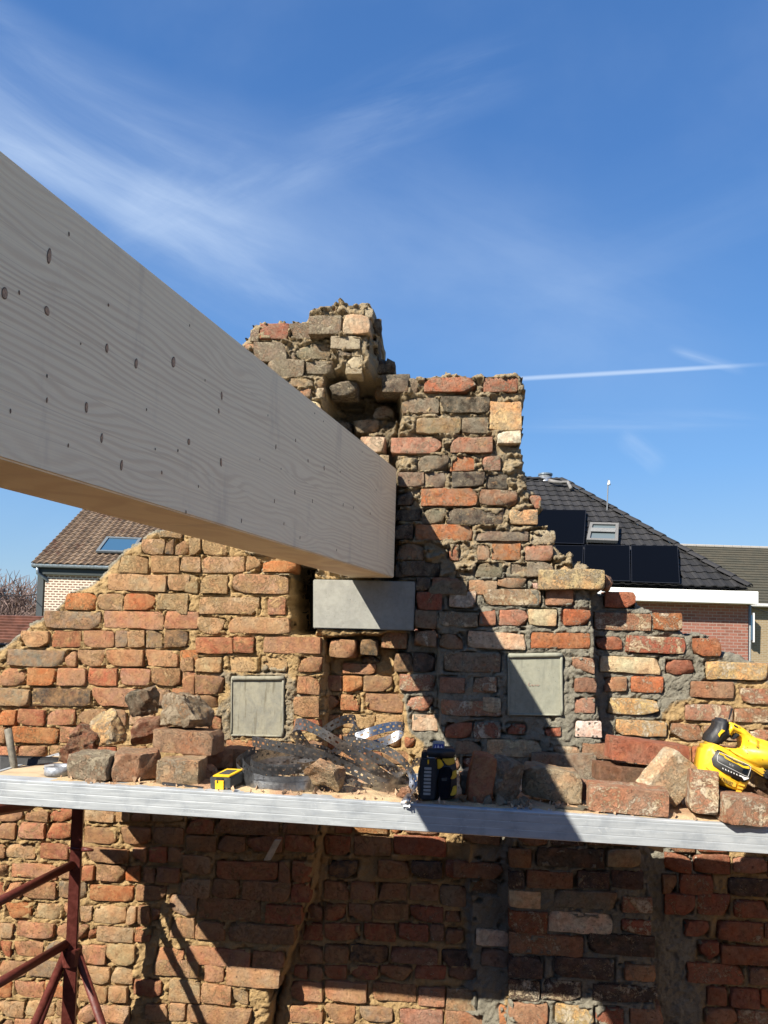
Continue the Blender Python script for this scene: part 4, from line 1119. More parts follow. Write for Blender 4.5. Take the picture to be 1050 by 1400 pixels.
def px_prism(px, Y, d, name, mat, parent, bev=.002, smooth=False):
    mb = MB(); mb.prism([P(u, v, Y) for u, v in px], (0, d, 0)); return mb.build(name, mat, parent, None, smooth, bev)
s_ = 12.725
def LP(l): return [(560+x/s_, 1000+y/s_) for x, y in l]
px_prism(LP([(150, 670), (200, 640), (470, 500), (760, 460), (815, 640), (825, 1000), (770, 1180), (600, 1205), (160, 1190), (130, 900)]), LY, .07, 'housing', m_blk, lz, .004, True)
px_prism(LP([(190, 480), (455, 475), (480, 640), (440, 1195), (190, 1190), (165, 700)]), LY-.018, .02, 'battery', m_blk, lz, .003)
px_prism(LP([(205, 370), (300, 350), (300, 480), (200, 480)]), LY+.004, .04, 'side_clip', m_blk, lz, .002)
px_prism(LP([(290, 340), (330, 305), (780, 320), (800, 360), (775, 460), (620, 470), (300, 450)]), LY-.004, .065, 'top_housing', m_blk, lz, .004, True)
px_prism(LP([(400, 200), (610, 205), (610, 305), (385, 300)]), LY+.005, .045, 'laser_window', m_gry, lz, .002)
lb = px_prism(LP([(425, 225), (590, 225), (592, 296), (410, 292)]), LY+.003, .002, 'warning_label', m_blu, lz, .0003)
for a, b in (((440, 235), (462, 285)), ((485, 228), (520, 285)), ((545, 240), (572, 285))):
    px_prism(LP([(a[0]+12, a[1]), (b[0], b[1]), (a[0]-8, b[1])]), LY+.002, .0008, 'label_mark', m_wht, lb, 0)
px_prism(LP([(310, 448), (440, 455), (442, 468), (306, 462)]), LY-.006, .006, 'trim', m_gry, lz, .0006)
px_prism(LP([(475, 485), (540, 490), (600, 585), (540, 645), (485, 660)]), LY-.003, .02, 'yellow_panel', m_yel, lz, .0015)
px_prism(LP([(560, 478), (785, 465), (790, 560), (700, 590), (640, 585)]), LY-.003, .02, 'yellow_panel', m_yel2, lz, .0015)
px_prism(LP([(520, 650), (640, 612), (735, 640), (740, 760), (690, 1170), (500, 1190), (470, 900)]), LY-.004, .02, 'front_glass', m_navy, lz, .003)
px_prism(LP([(555, 810), (650, 805), (650, 858), (560, 860)]), LY-.0045, .001, 'small_label', m_dgr, lz, 0)
for y0, y1 in ((690, 830), (960, 1120)):
    px_prism(LP([(750, y0), (820, y0-20), (822, y1-40), (770, y1), (700, y1), (735, y1-80)]), LY-.0025, .02, 'grip', m_yel2, lz, .0015)
for k in range(8):
    y = 625+63*k; sx = 255-2.5*k; px_prism(LP([(sx, y), (sx+125, y+3), (sx+125, y+45), (sx, y+40)]), LY-.0205, .004, 'battery_rib', m_gry, lz, .0006)
px_prism(LP([(310, 495), (338, 495), (336, 570), (312, 570)]), LY-.0195, .003, 'button', m_yel, lz, .0005)
# ------------------------------------------------------------------ tape measure
TY = -.565
tm = empty('tape_measure', P(306, 1080, TY), 'small black and yellow tape measure standing on the plank left of the steel coil', 'tape measure')
s_ = 13.125
def TP(l, Y): return [P(270+x/s_, 1030+y/s_, Y) for x, y in l]
f = TP([(225, 430), (235, 425), (565, 440), (590, 470), (590, 632), (232, 628)], TY); back = Vector((.022, .062, .010))
mb = MB(); mb.prism(f, back); mb.build('case', m_dgr, tm, None, False, .002)
top = [TP([(270, 428)], TY)[0], TP([(570, 440)], TY)[0]]; top = [p+Vector((0, 0, .0007)) for p in top]
mb = MB(); q = [top[0], top[1], top[1]+back*.92, top[0]+back*.92]; mb.prism(q, (0, 0, .004)); mb.build('top_cover', m_yel, tm, None, False, .001)
cq = sum(q, Vector())/4; mb = MB(); mb.prism([cq+(p-cq)*.62+Vector((0, 0, .0042)) for p in q], (0, 0, .0006)); mb.build('top_label', m_dgr, tm)
mb = MB(); mb.prism(TP([(312, 487), (470, 490), (468, 655), (316, 650)], TY-.003), (0, .004, 0)); hk = mb.build('hook', m_yel, tm, None, False, .0008)
mb = MB(); mb.prism(TP([(345, 490), (368, 490), (366, 535), (345, 535)], TY-.0036), (0, .001, 0)); mb.build('hook_slot', m_blk, hk)
mb = MB(); mb.prism(TP([(335, 440), (455, 444), (450, 482), (340, 480)], TY-.0022), (0, .003, 0)); mb.build('mouth', m_blk, tm)
# ------------------------------------------------------------------ cordless saw
SY = -.46
sw_ = empty('cordless_saw', P(1010, 1095, SY+.05), 'yellow and black cordless saw with a big battery, lying on bricks at the right', 'power saw')
s1 = 8.745
def Q(l): return [(940+x/s1, 970+y/s1) for x, y in l]
s2 = 15.0
def Q2(l): return [(980+x/s2, 980+y/s2) for x, y in l]
body = px_prism(Q([(485, 250), (508, 160), (560, 165), (620, 195), (690, 235), (760, 300), (830, 345), (962, 380), (1250, 470), (1500, 620), (1480, 900), (1250, 860), (1000, 720), (900, 700), (880, 745), (800, 700), (650, 600), (560, 545), (440, 455), (560, 480), (660, 488), (690, 470), (690, 400), (670, 345), (640, 300), (560, 268), (530, 330), (490, 285)]), SY+.012, .06, 'body', m_yel, sw_, .006, True)
px_prism(Q([(385, 160), (400, 120), (505, 125), (505, 165), (483, 255), (520, 290), (530, 340), (500, 345), (470, 355), (430, 400), (410, 440), (270, 425), (265, 380), (290, 310), (340, 260), (370, 220)]), SY+.006, .065, 'handle', m_blk, sw_, .006, True)
px_prism(Q([(545, 275), (570, 262), (635, 280), (640, 320), (600, 330), (580, 365), (545, 360), (530, 330)]), SY+.018, .03, 'trigger', m_blk, sw_, .003)
px_prism(Q([(368, 300), (415, 240), (455, 255), (400, 300), (385, 335)]), SY+.002, .006, 'lock_button', m_yel, sw_, .001)
for a in ((350, 170, 435, 215),):
    px_prism(Q2([(350, 165), (370, 165), (440, 205), (430, 218), (360, 190)]), SY+.009, .004, 'vent_slot', m_blk, body, 0)
for k in range(5):
    px_prism(Q2([(810, 470+36*k), (820, 465+36*k), (870, 495+36*k), (862, 506+36*k)]), SY+.009, .004, 'vent_slot', m_blk if k == 4 else m_yel2, body, 0)
for (x, y) in ((712, 390), (632, 750), (630, 630), (650, 490), (470, 225), (938, 880)):
    c = Q2([(x, y)])[0]; mb = MB(); cp = P(c[0], c[1], SY+.0115); mb.tube([cp, cp+Vector((0, -.0012, 0))], .0012, 8); mb.build('screw', m_blk, body)
px_prism(Q([(600, 555), (760, 650), (900, 690), (960, 760), (1100, 800), (1090, 850), (900, 800), (800, 735), (640, 640)]), SY+.008, .06, 'underbody', m_yel2, sw_, .004)
px_prism(Q([(905, 760), (960, 725), (1150, 800), (1150, 900), (960, 850)]), SY-.004, .08, 'front_collar', m_blk, sw_, .006)
bt = px_prism(Q([(245, 480), (300, 432), (370, 425), (470, 470), (640, 590), (740, 660), (785, 720), (780, 800), (690, 975), (640, 1005), (560, 985), (210, 850), (180, 780), (205, 660)]), SY-.075, .085, 'battery', m_yel, sw_, .008, True)
px_prism(Q([(205, 840), (240, 845), (600, 990), (640, 1008), (690, 985), (690, 1010), (600, 1030), (430, 960), (230, 880)]), SY-.07, .08, 'battery_base', m_blk, bt, .003)
px_prism(Q([(270, 590), (340, 478), (400, 490), (560, 580), (740, 668), (780, 715), (770, 800), (735, 870), (640, 880), (420, 770), (290, 680)]), SY-.079, .02, 'battery_cover', m_dgr, bt, .004, True)
def outline(pts, Y, r, name, mat, par):
    mb = MB(); mb.tube([P(u, v, Y) for u, v in pts+pts[:1]], r, 5, cap=False); mb.build(name, mat, par)
outline(Q2([(20, 790), (60, 720), (110, 745), (640, 985), (700, 1030), (690, 1090), (640, 1225), (560, 1200), (50, 940), (10, 900)]), SY-.0795, .0005, 'label_outline', m_wht, bt)
px_prism(Q2([(60, 735), (150, 775), (200, 830), (270, 870), (450, 955), (560, 1010), (650, 1015), (680, 1050), (665, 1070), (540, 1045), (440, 985), (240, 890), (170, 850), (140, 800), (50, 765)]), SY-.0802, .0015, 'label_band', m_yel, bt, 0)
px_prism(Q2([(560, 1040), (655, 1080), (620, 1190), (520, 1140)]), SY-.0798, .001, 'label_panel', m_navy, bt, 0)
for k in range(7):
    x, y = 120+57*k, 1040+25*k; px_prism(Q2([(x, y), (x+9, y+5), (x+22, y+38), (x-4, y+26)]), SY-.0796, .0008, 'charge_mark', m_wht, bt, 0)
px_prism(Q2([(470, 1190), (580, 1240), (660, 1250), (655, 1270), (560, 1300), (520, 1240), (465, 1215)]), SY-.0796, .0008, 'label_stroke', m_wht, bt, 0)
px_prism(Q([(335, 755), (590, 880), (580, 935), (555, 930), (325, 815)]), SY-.0785, .004, 'name_plate', m_yel2, bt, .001)
for k in range(4): px_prism(Q([(212+6*k, 690+34*k), (232+6*k, 690+34*k), (308, 745+28*k), (296, 762+28*k)]), SY-.078, .004, 'rib', m_yel2, bt, .0005)
for k in range(3): px_prism(Q([(625-16*k, 882+40*k), (690-20*k, 905+36*k), (684-20*k, 925+36*k), (612-16*k, 905+40*k)]), SY-.078, .004, 'rib', m_yel2, bt, .0005)
def text_mesh(txt, name, parent, mat, ctr, xdir, updir, h, nrm, squeeze=1.0):
    cu = bpy.data.curves.new('t', 'FONT'); cu.body = txt; cu.size = 1; cu.align_x = 'CENTER'; cu.align_y = 'CENTER'; cu.extrude = 0.02; cu.offset = .012; cu.resolution_u = 2
    to = bpy.data.objects.new('t', cu); COL.objects.link(to); dg = bpy.context.evaluated_depsgraph_get(); me = bpy.data.meshes.new_from_object(to.evaluated_get(dg))
    vs = [v.co.copy() for v in me.vertices]; fs = [list(p.vertices) for p in me.polygons]; bpy.data.objects.remove(to); bpy.data.meshes.remove(me)
    W_ = [xdir*(v.x*h*squeeze)+updir*(v.y*h)+nrm*(v.z*.01*3) for v in vs]
    return mk(name, W_, fs, mat, parent, ctr)
a = P(*Q([(585, 918)])[0], SY-.0795); b = P(*Q([(345, 795)])[0], SY-.0795)
xd = (b-a).normalized(); ud = Vector((xd.z, 0, -xd.x)); ud = ud if ud.z < 0 else -ud
text_mesh('DEWALT', 'lettering', bt, m_blk, (a+b)/2+Vector((0, 0, 0)), xd, ud, .0125, Vector((0, -1, 0))*.03, .64)
a = P(*Q2([(460, 960)])[0], SY-.0806); b = P(*Q2([(265, 870)])[0], SY-.0806)
text_mesh('DEWALT', 'lettering', bt, m_blk, (a+b)/2, xd, ud, .0055, Vector((0, -1, 0))*.03, .75)
a = P(*Q2([(300, 985)])[0], SY-.0806); text_mesh('XR', 'lettering', bt, m_gry, a, xd, ud, .008, Vector((0, -1, 0))*.03, 1.3)
# blade pointing up behind the handle: thin black rod seen above
px_prism(Q([(490, 120), (505, 120), (545, -10), (525, -12)]), SY+.03, .004, 'cable_hook', m_blk, sw_, 0)

# ------------------------------------------------------------------ left end: handle, blade, tape roll
m_ash = plain('grey_wood_handle', (.15, .135, .105), .7, 0, .3, 90, .3)
hm = empty('trowel', P(20, 1060, -.42), 'dark steel blade with an upright grey wooden handle at the left end of the plank', 'trowel')
mb = MB(); mb.tube([P(11, 997, -.42), P(15, 1022, -.43), P(19, 1045, -.44), P(21, 1062, -.44)], .0105, 14, .0092); mb.build('handle', m_ash, hm, None, True)
mb = MB(); mb.prism([P(-40, 1036, -.40), P(0, 1034, -.40), P(26, 1036, -.38), P(80, 1037, -.36), P(84, 1041, -.36), P(40, 1047, -.40), P(0, 1052, -.42), P(-40, 1054, -.42)], (0, .012, .002)); mb.build('blade', plain('black_steel', (.02, .02, .02), .5, .3), hm)
tr = empty('tape_roll', P(79, 1067, -.53), 'roll of grey duct tape lying flat on the plank beside the grey half brick', 'tape roll')
c0 = P(80, 1060, -.50); c0.z = deck_z(c0.x); mb = MB(); nseg = 28; vs = []; fs = []
for k in range(nseg):
    a = 2*math.pi*k/nseg
    for r_, z_ in ((.037, 0.0005), (.037, .024), (.026, .024), (.026, 0.0005)): vs.append(c0+Vector((math.cos(a)*r_, math.sin(a)*r_, z_)))
for k in range(nseg):
    for j in range(4): fs.append((k*4+j, ((k+1) % nseg)*4+j, ((k+1) % nseg)*4+(j+1) % 4, k*4+(j+1) % 4))
mb.add(vs, fs); mb.build('roll', plain('silver_tape', (.28, .30, .33), .35, .2, .25, 90), tr, None, True)
mb = MB(); mb.prism([c0+Vector((-.036, -.012, .025)), c0+Vector((-.02, -.034, .025)), c0+Vector((.0, -.026, .027)), c0+Vector((-.012, -.006, .028))], (0, 0, .001)); mb.build('loose_end', m_gry, tr)
mb = MB(); mb.tube([P(60, 1052, -.44), P(68, 1045, -.43), P(80, 1047, -.42), P(98, 1052, -.42)], .003, 6); tag(mb.build('bent_wire', m_blk, None, None, True), 'short dark bent wire lying above the tape roll', 'wire')
mb = MB(); q0 = P(30, 1062, -.3); mb.prism([P(-30, 1060, -.42), P(58, 1062, -.42), P(66, 1050, -.30), P(-30, 1051, -.30)], (0, 0, .008)); tag(mb.build('grey_board', plain('dusty_board', (.30, .27, .20))), 'dusty grey board lying flat under the trowel', 'board')
mb = MB(); q = P(250, 1073, -.56); q.z = deck_z(q.x)+.003; mb.box(q, (.055, 0, -.004), (0, .006, 0), (0, 0, .0025)); tag(mb.build('flat_bar', m_blk), 'thin dark flat bar on the plank edge under the left pile', 'metal bar')
# pale slanting strip and a wood offcut under the plank
mb = MB(); mb.prism([P(375, 1149, -.05), P(384, 1149, -.05), P(370, 1176, -.05), P(360, 1177, -.05)], (0, .012, 0)); tag(mb.build('pale_strip', plain('pale_cream', (.50, .44, .33), .8), None, None, False, .0008), 'pale strip slanting across the left pier', 'wedge')
mb = MB(); mb.prism([P(872, 1150, -.2), P(907, 1152, -.2), P(907, 1166, -.2), P(895, 1163, -.2)], (0, .10, 0)); tag(mb.build('wood_block', plain('pale_offcut', (.52, .40, .25), .8)), 'pale wooden offcut wedged between the plank and the right wall', 'wood block')

# ------------------------------------------------------------------ red steel trestle under the plank
m_red2 = plain('red_oxide_paint', (.095, .022, .016), .5, .0, .3, 60, .25, .4, (.09, .045, .03), (.6, .75))
def trestle(ox, label, full=True):
    """ox: x offset; rear post just in front of the wall"""
    t = empty('scaffold_trestle', P(98, 1400, -.19)+Vector((ox, 0, 0)), label, 'trestle', 'red trestles under the plank')
    O = Vector((ox, 0, 0)); Yp = -.20
    top, col_, bot = P(107, 1104, Yp), P(98, 1303, Yp), P(94, 1420, Yp)
    gd = Vector((bot.x+(bot.x-col_.x)*0, Yp, 0))
    def sq(a, b, r, nm, rot=.35):
        d = (b-a).normalized(); x = Vector((math.cos(rot), math.sin(rot), 0)); x = (x-d*x.dot(d)).normalized(); y = d.cross(x)
        mb = MB(); mb.box((a+b)/2+O, x*r, y*r, (b-a)/2); return mb.build(nm, m_red2, t, None, False, .003)
    sq(Vector((top.x, Yp, deck_z(top.x+ox)-TH-.002)), Vector((col_.x, Yp, col_.z-.02)), .0165, 'inner_post')
    low = Vector((col_.x-.004, Yp, .9)); sq(Vector((col_.x, Yp, col_.z)), low, .0195, 'outer_post')
    mb = MB(); mb.tube([col_+O+Vector((0, 0, -.035)), col_+O+Vector((0, 0, .018))], .031, 16); mb.build('collar', m_red2, t, None, False, .002)
    mb = MB(); pc = P(108, 1161, Yp-.02); mb.tube([pc+O+Vector((-.035, 0, .002)), pc+O+Vector((.03, 0, 0))], .0035, 8); o = mb.build('pin', m_red2, t, None, True)
    mb = MB(); mb.tube([pc+O+Vector((.012, 0, 0)), pc+O+Vector((.028, 0, 0)), pc+O+Vector((.046, 0, -.001))], .0085, 10, .004); mb.build('pin_tip', m_red2, o, None, True)
    for (dx, dy) in ((-.22, .02), (.24, .04), (-.10, -.55)):
        mb = MB(); a = col_+O+Vector((.02*(1 if dx > 0 else -1), 0, 0)); b = Vector((col_.x+dx*1.9, Yp+dy*1.6, col_.z-1.15))+O
        mb.tube([a, b], .0125, 10); mb.build('leg', m_red2, t, None, True)
    # braces running forward to the front half of the trestle
    f1 = P(103, 1180, Yp); f2 = P(95, 1288, Yp)
    mb = MB(); mb.tube([f1+O, f1+O+(P(-60, 1262, -.62)-f1)], .0135, 10); mb.build('brace', m_red2, t, None, True)
    mb = MB(); mb.tube([f2+O, f2+O+(P(-60, 1378, -.62)-f2)], .0135, 10); mb.build('brace', m_red2, t, None, True)
    mb = MB(); a = P(60, 1104, -.5); mb.tube([P(42, 1101, -.30)+O, P(-70, 1118, -.58)+O], .016, 10); mb.build('head_bar', m_red2, t, None, True)
    return t
trestle(0, 'red steel trestle post with braces and legs under the left end of the plank')
# ------------------------------------------------------------------ ground, floor, wall stubs and unseen walls added to shape the light
def strip_mat(name, a, b, sc=3):
    m, N = newmat(name); tc = N.n('ShaderNodeTexCoord').outputs['Object']
    n = N.noise(tc, sc, 6, .65); f = N.noise(tc, sc*14, 4, .7)
    c = N.mix(N.ramp(n, .35, .65), a, b); c = N.mix(N.ramp(f, .35, .7, 0, .5), c, N.mix(1.0, c, (.6, .58, .52), 'MULTIPLY'))
    pbsdf(N, c, .95, 0, bump(N, f, .6, .03), .1); return m
mb = MB(); mb.add([(-900, -900, 0), (900, -900, 0), (900, 900, 0), (-900, 900, 0)], [(0, 1, 2, 3)])
tag(mb.build('ground', strip_mat('grass_and_soil', (.09, .11, .04), (.17, .15, .08), .25)), None, None, None, 'structure')
mb = MB(); mb.box((0, -3.6, 1.30), (3.6, 0, 0), (0, 3.55, 0), (0, 0, .08))
tag(mb.build('floor', strip_mat('rubble_strewn_floor', (.12, .08, .05), (.08, .05, .035), 2)), None, None, None, 'structure')
m_side, N = newmat('side_wall_brick'); tc = N.n('ShaderNodeTexCoord').outputs['Object']
sp_ = N.n('ShaderNodeSeparateXYZ', {0: tc}).outputs
bv = N.n('ShaderNodeCombineXYZ', {0: N.math('ADD', sp_[0], sp_[1]), 1: sp_[2], 2: 0.0}).outputs[0]
bt_ = N.n('ShaderNodeTexBrick', {'Vector': bv, 'Color1': (.14, .08, .05, 1), 'Color2': (.11, .065, .045, 1), 'Mortar': (.18, .14, .09, 1), 'Scale': 1.0, 'Mortar Size': .008, 'Brick Width': .21, 'Row Height': .066})
pbsdf(N, bt_.outputs[0], .95, 0, bump(N, bt_.outputs[1], -.5, .01), .1)
m_pl = plain('bounce_plaster', (.30, .22, .145), .9, 0, .2, 3, .4)  # pale tone picked to bounce warm light onto the beam
for nm, c, dx, dy, zt_ in (('added_side_wall', (-2.85, -3.55), (.12, 0, 0), (0, 3.72, 0), 4.25), ('added_side_wall', (2.85, -3.55), (.12, 0, 0), (0, 3.72, 0), 4.5)):
    mb = MB(); mb.box((c[0], c[1], zt_/2), dx, dy, (0, 0, zt_/2)); tag(mb.build(nm, m_pl if c[0] > 0 else m_side), None, None, None, 'structure')  # unseen walls, added to cut skylight from the sides and give bounce
mb = MB(); mb.prism([(-3.6, -7.3, 0), (3.6, -7.3, 0), (3.6, -7.3, 4.6), (0, -7.3, 8.2), (-3.6, -7.3, 4.6)], (0, -.24, 0)); tag(mb.build('added_gable', m_side), None, None, None, 'structure')  # unseen gable behind the camera, added to block skylight
mb = MB(); mb.box((-2.1, .13, 1.36), (.85, 0, 0), (0, .11, 0), (0, 0, 1.36)); mb.box((2.75, .17, 1.5), (.86, 0, 0), (0, .10, 0), (0, 0, 1.5)); tag(mb.build('wall_stub', m_side), None, None, None, 'structure')

# ------------------------------------------------------------------ houses
def frame(org, yaw):
    ex = Vector((math.cos(yaw), math.sin(yaw), 0)); ey = Vector((-math.sin(yaw), math.cos(yaw), 0)); return org, ex, ey
def at_depth(u, v, D):
    d = rayv(u, v); d = d/d.dot(FW); return CAM+d*D
M_ZINC = plain('zinc', (.20, .24, .27), .4, .5, .2, 20, .1)
m_dark = plain('dark_soffit', (.03, .03, .03), .8)
m_glass, N = newmat('roof_glass'); pbsdf(N, (.04, .10, .17), .08, 0, None, .8)
m_glass2, N = newmat('pale_glass'); pbsdf(N, (.12, .15, .16), .15, 0, None, .4)

# -- left house
D1 = 22.5; O1 = at_depth(50, 771, D1); O1, ex1, ey1 = frame(O1, PSI+R_(3.5))
pit1 = R_(29); rs = (ey1*math.cos(pit1)+Vector((0, 0, math.sin(pit1)))); rn = ex1.cross(rs)
lh = empty('house', Vector((O1.x, O1.y, 0)), 'house with brown pantile roof and white jointed brick wall, behind the left wall', 'house')
m_tl, N = newmat('clay_pantiles'); tc = N.n('ShaderNodeTexCoord').outputs['Object']
at = N.n('ShaderNodeAttribute', attribute_name='tint').outputs['Fac']
c = N.mix(at, (.10, .065, .043), (.24, .17, .115)); n = N.noise(tc, 1.2, 4, .7); c = N.mix(N.ramp(n, .58, .72), c, (.12, .058, .038))
c = N.mix(N.ramp(N.noise(tc, 6, 5, .7), .5, .7, 0, .6), c, (.065, .06, .048)); c = N.mix(N.ramp(N.noise(tc, 40, 3), .4, .7, 0, .4), c, (.07, .06, .05))
pbsdf(N, c, .9, 0, None, .15); M_PAN = m_tl
Lr, Wr, tw, thh = 6.2, 11.0, .205, .30
vs = []; fs = []; tint = []
ncol, nrow = int(Wr/tw), int(Lr/thh)
for r in range(nrow):
    for cidx in range(ncol):
        b = len(vs); tt = random.random(); streak_ = 1.0 if cidx in (2, 5, 6, 9) and random.random() < .8 else 0
        for e in range(2):
            for k in range(7):
                x = k/6; zz = .045*math.sin(x*2*math.pi)*.6+(.034 if e == 0 else .0)
                p = O1+ex1*((cidx+x)*tw-.12)+rs*((r+e*1.08)*thh-.08)+rn*(zz+.06)
                vs.append(p); tint.append(min(1, .25+.5*tt+.5*streak_))
        for k in range(6): fs.append((b+k, b+k+1, b+8+k, b+7+k))
        # nose of the tile
        b2 = len(vs)
        for k in range(7): vs.append(vs[b+k]-rn*.035); tint.append(.1)
        for k in range(6): fs.append((b2+k, b2+k+1, b+k+1, b+k))
o = mk('roof_tiles', [v-O1 for v in vs], fs, M_PAN, lh, O1); a_ = o.data.attributes.new('tint', 'FLOAT', 'POINT'); a_.data.foreach_set('value', tint); o['kind'] = 'stuff'
mb = MB(); mb.prism([O1-ex1*.1-rs*.05, O1+ex1*Wr-rs*.05, O1+ex1*Wr+rs*Lr, O1-ex1*.1+rs*Lr], -rn*.12); mb.build('roof_boards', m_dark, lh)
ridge = O1+rs*Lr; back_e = ridge+ (ridge-O1).cross(Vector((0, 0, 1)))*0+ey1*(Lr*math.cos(pit1))-Vector((0, 0, Lr*math.sin(pit1)))
mb = MB(); mb.prism([ridge-ex1*.1, ridge+ex1*Wr, back_e+ex1*Wr, back_e-ex1*.1], -Vector((0, 0, .12))); mb.build('rear_roof', M_PAN, lh)
# wall of brown bricks in thick white joints
m_wb, N = newmat('white_jointed_brick'); tc = N.n('ShaderNodeTexCoord').outputs['UV']
b1 = N.n('ShaderNodeTexBrick', {'Vector': tc, 'Color1': (.16, .085, .06, 1), 'Color2': (.26, .13, .085, 1), 'Mortar': (.66, .60, .48, 1), 'Scale': 1.0, 'Mortar Size': .021, 'Mortar Smooth': .2, 'Brick Width': .165, 'Row Height': .0775, 'Bias': 0.0}, offset_frequency=2, offset=.5)
c = N.mix(N.ramp(N.noise(tc, 30, 3), .4, .7, 0, .35), b1.outputs[0], (.35, .28, .22)); pbsdf(N, c, .9, 0, bump(N, b1.outputs[1], -.4, .01), .1)
def uvquad(name, p, ex, w, h, mat, parent, up=Vector((0, 0, 1))):
    """upright rectangle with uv in metres; p lower left"""
    o = mk(name, [Vector((0, 0, 0)), ex*w, ex*w+up*h, up*h], [(0, 1, 2, 3)], mat, parent, p); uv = o.data.uv_layers.new()
    for i, q in enumerate(((0, 0), (w, 0), (w, h), (0, h))): uv.data[i].uv = q
    return o
eave = O1.z-.22
def solid_wall(name, p, ex, ey, w, dep, h, mat, parent):
    mb = [Vector((0, 0, 0)), ex*w, ex*w+ey*dep, ey*dep]; vs = mb+[q+Vector((0, 0, h)) for q in mb]
    o = mk(name, vs, [(0, 1, 5, 4), (1, 2, 6, 5), (2, 3, 7, 6), (3, 0, 4, 7), (4, 5, 6, 7)], mat, parent, p); uv = o.data.uv_layers.new()
    L = [w, dep, w, dep, w]
    for pi in range(5):
        for i, q in enumerate(((0, 0), (L[pi], 0), (L[pi], h), (0, h))): uv.data[pi*4+i].uv = q
    return o
p0 = Vector((O1.x, O1.y, 0))+ex1*.22+ey1*.16
solid_wall('wall', p0, ex1, ey1, Wr-.5, 10.2, eave-.02, m_wb, lh)
mb = MB(); mb.tube([O1-ex1*.12-ey1*.02+Vector((0, 0, -.03)), O1+ex1*Wr-ey1*.02+Vector((0, 0, -.03))], .075, 10); mb.build('gutter', M_ZINC, lh, None, True)
mb = MB(); mb.prism([O1-ex1*.02+ey1*.05+Vector((0, 0, -.08)), O1+ex1*Wr+ey1*.05+Vector((0, 0, -.08)), O1+ex1*Wr+ey1*.05+Vector((0, 0, -.30)), O1-ex1*.02+ey1*.05+Vector((0, 0, -.30))], ey1*.10); mb.build('fascia', plain('dark_green_fascia', (.035, .045, .045), .6), lh)
mb = MB(); g = O1+ey1*.0; mb.tube([g+ex1*.02+Vector((0, 0, -.08)), g+ex1*.05+ey1*.0+Vector((0, 0, -.28)), g+ex1*.30+ey1*.2+Vector((0, 0, -.48)), g+ex1*.32+ey1*.22+Vector((0, 0, -.6)), Vector((g.x, g.y, 0))+ex1*.32+ey1*.22], .05, 8); mb.build('downpipe', M_ZINC, lh, None, True)
mb = MB(); mb.prism([Vector((O1.x, O1.y, 0))+ex1*x+ey1*y for x, y in ((-.05, .24), (.13, .24), (.13, .5), (-.05, .5))], Vector((0, 0, eave))); mb.build('corner_board', plain('slate_cladding', (.055, .065, .07), .7), lh)
# skylight lying in the roof
def on1(u, v, h=0.0): return ray_plane(u, v, O1+rn*h, rn)
sk_ = empty('roof_window', on1(160, 748), None, None); sk_.parent = lh; sk_.location = on1(160, 748)-wloc(lh)
S4 = [on1(146, 735.5, .12), on1(194, 737.5, .12), on1(181, 757, .12), on1(131, 755.5, .12)]
cS = sum(S4, Vector())/4
def ringframe(S4, n, wd, th, name, mat, parent, sub):
    mb = MB(); c = sum(S4, Vector())/4
    for i in range(4):
        a, b = S4[i], S4[(i+1) % 4]; ai, bi = a+(c-a)*wd, b+(c-b)*wd; mb.prism([a, b, bi, ai], n*th)
    o = mb.build(name, mat, parent); return o
m_fr = plain('grey_window_frame', (.13, .15, .16), .5)
frm = ringframe(S4, rn, .16, .06, 'frame', m_fr, sk_, None)
mb = MB(); mb.prism([p+(cS-p)*.15+rn*.02 for p in S4], rn*.01); mb.build('pane', m_glass, sk_)

# -- right house with hipped dark roof
D2 = 19.0; E0 = at_depth(846, 799, D2-.1); O2, ex2, ey2 = frame(E0, PSI+R_(2.0))
pit2 = R_(36); rs2 = ey2*math.cos(pit2)+Vector((0, 0, math.sin(pit2))); rn2 = ex2.cross(rs2)
def on2(u, v, h=0.0): return ray_plane(u, v, O2+rn2*h, rn2)
rh = empty('house', Vector((O2.x, O2.y, 0)), 'house with dark hipped tile roof, black solar panels and a white gutter box', 'house')
hipT, hipB = on2(768, 657), on2(1021, 800)
cT = ((hipT-O2).dot(ex2), (hipT-O2).dot(rs2)); cB = ((hipB-O2).dot(ex2), (hipB-O2).dot(rs2)-.05)
m_ct, N = newmat('dark_concrete_tiles'); tc = N.n('ShaderNodeTexCoord').outputs['Object']; oi = N.n('ShaderNodeObjectInfo')
c = N.mix(oi.outputs['Random'], (.020, .020, .021), (.034, .033, .034)); c = N.mix(N.ramp(N.noise(tc, 30, 4, .7), .55, .75, 0, .5), c, (.055, .053, .048)); pbsdf(N, c, .75, 0, None, .25)
TWD, THT = .30, .345
def tile_mesh(clip=None):
    vs = []; fs = []
    prof = [(0, .012), (.06, .034), (.13, .03), (.17, .006), (.24, .004), (.298, .010)]
    for e in (0, 1):
        for x, z in prof: vs.append(Vector((x, e*(THT+.05), z+(.030 if e == 0 else 0))))
    for k in range(5): fs.append((k, k+1, 7+k, 6+k))
    b = len(vs)
    for x, z in prof: vs.append(Vector((x, 0.0, z-.002)))
    for k in range(5): fs.append((b+k, b+k+1, k+1, k))
    return vs, fs
shared = None; rot2 = Matrix((ex2, rs2, rn2)).transposed().to_euler()
topS = cT[1]
PAN = [[(735, 698), (801, 698.5), (798, 745), (728, 743)], [(728, 746), (797.5, 747.5), (795.5, 797), (722, 795)], [(799, 746), (860.5, 747), (861.5, 796), (797, 794.5)], [(862.5, 747), (926, 747.5), (929, 799), (863, 797)]]
panpoly = [[((on2(u, v)-O2).dot(ex2), (on2(u, v)-O2).dot(rs2)) for u, v in p] for p in PAN]
